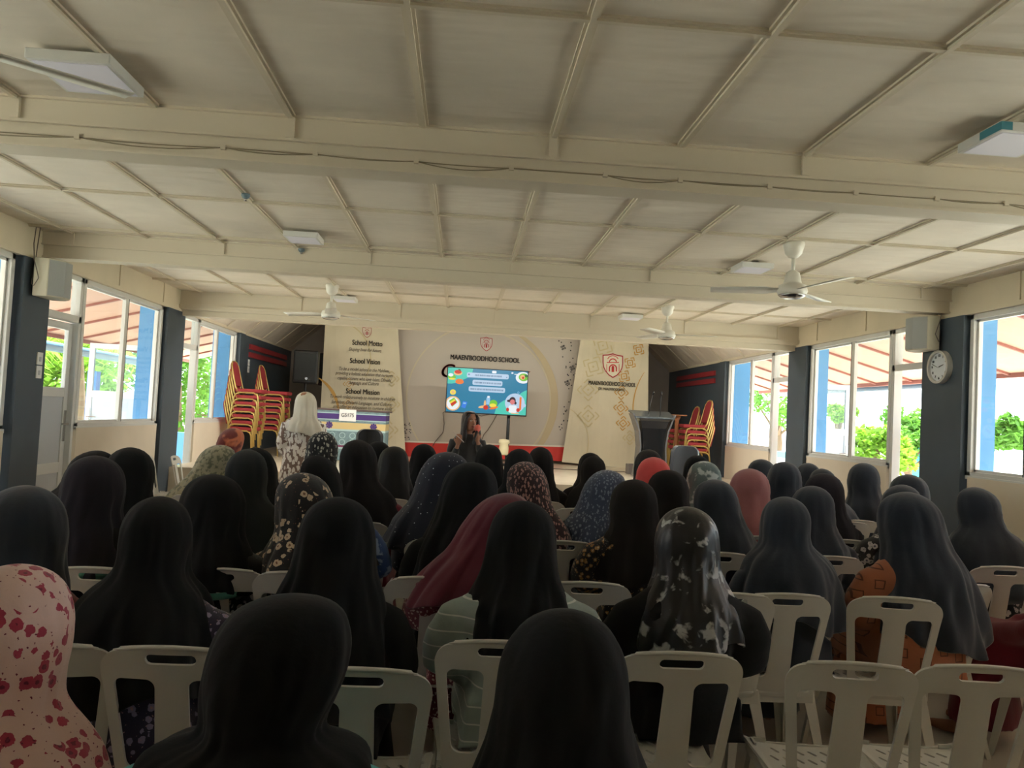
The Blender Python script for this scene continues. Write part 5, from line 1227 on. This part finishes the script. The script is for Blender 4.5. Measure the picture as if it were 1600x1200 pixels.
def palm(x, y, h, label, n=16, L=2.6):
    t = thing('palm_tree', label, 'tree', (x, y, GZ)); mb = MB(); mb.tube([(0, 0, 0), (.15, .1, h*.5), (.05, 0, h)], [.16, .13, .1], 10); mb.build('trunk', mat('bark', srgb(120, 100, 80), .9), t)
    rg = random.Random(int(x*5)); mb = MB()
    for k in range(n):
        an = 2*math.pi*k/n+rg.uniform(-.2, .2); el = rg.uniform(.1, .9)
        for i in range(26):
            q = i/25; r = L*q; zz = h+L*(el*q-1.1*q*q); c = Vector((r*math.cos(an), r*math.sin(an), zz)); side = Vector((-math.sin(an), math.cos(an), 0))
            for s_ in (-1, 1):
                ll = .55*math.sin(math.pi*min(1, q+.12)); e_ = c+side*s_*ll*.7+Vector((math.cos(an)*.15, math.sin(an)*.15, -ll*.6)); w_ = Vector((math.cos(an), math.sin(an), 0))*.035
                mb.add([c-w_, c+w_, e_], [(0, 1, 2)])
    mb.build('fronds', leafmat('leaf_palm', yg), t)
palm(-8.6, 12.6, 3.0, 'sunlit palm outside the nearest left door'); palm(-8.2, 16.5, 2.9, 'sunlit palm behind the left window'); 
for x, y, z, r, h, lb in ((-10, 19, 2.0, 2.2, 1.8, 'sunlit leafy tree outside the far left window'), (-8, 22, 2.2, 2.4, 2.0, 'bright green tree beyond the open left door'), (-12.5, 16, 1.9, 2, 1.6, 'yellow green bush beyond the left veranda'), (-7.6, 27, 2.0, 2.5, 2.2, 'leafy tree far behind the stage end on the left'), (-14, 24, 2.6, 3, 2.2, 'tall bright tree at the back on the left')):
    tree(x, y, z, r, h, 4200, yg if x < -9 else g2, lb)
for px, py, Y, r, h, lb, c in ((1218, 632, 24, 1.25, .8, 'round green tree beyond the far right window', g2), (1310, 650, 21, .6, .35, 'pale yellow green bush outside the right window', yg), (1425, 668, 19, .9, .55, 'light green tree right of the right window', g2), (1372, 700, 15.5, .75, .5, 'small tree with a thin trunk beside the motorbike', yg), (1575, 680, 14, .8, .45, 'green bush outside the nearest right window', g2), (1418, 700, 17, .7, .35, 'low green shrub behind the motorbike', g2)):
    p = atY(px, py, Y); tree(p.x, Y, p.z-GZ, r, h, 1500, c, lb, trunk=px < 1500, sz=.09)
# turquoise low wall, blue posts, far buildings
turq = mat('turquoise_paint', srgb(70, 180, 190), .6); cobalt = mat('cobalt_paint', srgb(30, 110, 205), .5)
mb = MB(); mb.box((9.5, 18, GZ), (9.7, 42, .75), white); mb.box((9.45, 18, .75), (9.75, 42, .92), turq); tag(mb.build('garden_wall', None), 'white garden wall with a turquoise cap beyond the right windows', 'wall')
p = atY(1455, 690, 17); mb = MB(); mb.box((p.x-.5, 17, GZ), (p.x+.9, 17.2, p.z)); mb.prism([(p.x-.9, 16.9, p.z), (p.x+1, 16.9, p.z), (p.x+1, 16.9, p.z+.12)], (0, .5, 0)); tag(mb.build('boat_shelter', turq), 'low turquoise shelter outside beside the clock pillar', 'shelter')
bs = thing('building', 'blue walled building with a pale roof beyond the left veranda', 'building', (-17.5, 19, GZ))
mb = MB(); mb.box((-2.5, -6, 0), (0, 9, 2.3)); mb.build('wall', cobalt, bs)
mb = MB(); mb.prism([(-2.6, -6.3, 2.6), (.7, -6.3, 2.3), (.7, -6.3, 2.4), (-2.6, -6.3, 3.1)], (0, 15.6, 0)); mb.build('roof', white, bs)
for k in range(5):
    mb = MB(); mb.box((.0, -5+k*2.8, .9), (.03, -3.4+k*2.8, 1.9)); mb.build('window', mat('teal_glass', srgb(90, 160, 180), .2), bs)
mb = MB(); mb.box((-.07, -.07, 0), (.07, .07, 2.1)); p = atY(146, 600, 12.5); q = mb.build('post', cobalt, None, loc=(p.x, 12.5, GZ)); tag(q, 'cobalt blue post outside the left window', 'post')
mb = MB(); mb.box((-.18, -.18, 0), (.18, .18, 1.0)); p = atY(290, 690, 17); q = mb.build('post', blue, None, loc=(p.x-.1, 17, GZ)); tag(q, 'short light blue post seen through the open left doorway', 'post')
mb = MB(); mb.box((-.2, -.2, 0), (.2, .2, .9)); p = atY(1214, 715, 17); q = mb.build('post', blue, None, loc=(p.x, 17, GZ)); tag(q, 'short blue post seen through the far right doorway', 'post')
# motorbike
def moto(px, py, Y, label, col):
    p = atY(px, py, Y); t = thing('motorbike', label, 'motorbike', (p.x, Y, GZ), R(15))
    for x in (-.6, .6):
        mb = MB(); mb.loft([[(x+(.27+r*math.cos(u))*math.cos(v_), r*math.sin(u), .3+(.27+r*math.cos(u))*math.sin(v_)) for u in [2*math.pi*i/8 for i in range(8)]] for v_, r in [(2*math.pi*j/24, .04) for j in range(25)]], cap=False)
        w_ = mb.build('wheel', black, t, smooth=True); mb = MB(); mb.tube([(x, -.05, .3), (x, .05, .3)], .06, 12)
        for j in range(6): a = math.pi*j/3; mb.tube([(x, 0, .3), (x+.26*math.cos(a), 0, .3+.26*math.sin(a))], .01, 5)
        mb.build('hub', steel, w_)
    mb = MB(); mb.loft([[(x, -w_, z-.09), (x, w_, z-.09), (x, w_*.7, z+.1), (x, -w_*.7, z+.1)] for x, z, w_ in ((-.55, .62, .08), (-.2, .58, .13), (.1, .5, .12), (.3, .6, .1), (.4, .8, .07))]); mb.build('bodywork', col, t)
    mb = MB(); mb.box((-.6, -.11, .7), (.1, .11, .78)); mb.build('seat', black, t, bevel=.03)
    mb = MB(); mb.tube([(.6, 0, .3), (.42, 0, .85), (.38, 0, 1.0)], .025, 8); mb.tube([(.32, -.3, 1.02), (.38, 0, 1.0), (.32, .3, 1.02)], .015, 8); mb.build('handlebar', steel, t)
moto(1404, 735, 17.5, 'dark motorbike parked outside the right doorway', mat('bike_grey', srgb(90, 100, 120), .3)); moto(1452, 733, 19, 'red motorbike partly hidden behind the clock pillar', mat('bike_red', srgb(190, 60, 80), .3))

# ------------------------------------------------------------------ added fill lamps, unseen behind the beam, to brighten the stage backdrop
for x in (-2.0, .4, 2.8):
    t = thing('stage_fill_lamp', 'added fill lamp, unseen behind the stage beam, %s' % {-2.0: 'left one', .4: 'middle one', 2.8: 'right one'}[x], 'lamp', (x, B3+.45, 2.95))
    mb = MB(); mb.box((-.6, -.04, 0), (.6, .04, .05)); mb.build('fitting', alum, t); mb = MB(); mb.tube([(-.58, 0, -.03), (.58, 0, -.03)], .016, 10); mb.build('tube', mat('fill_tube_glow', (1, .93, .82, 1), .4, emit=8), t)
    al = bpy.data.lights.new('stage_fill_light', 'AREA'); al.shape = 'RECTANGLE'; al.size = 1.15; al.size_y = .12; al.energy = 30; al.color = (1, .94, .84)
    ao = bpy.data.objects.new('stage_fill_light', al); COL.objects.link(ao); ao.parent = t; ao.location = (0, .0, -.06); ao.rotation_euler = (R(22), 0, 0)
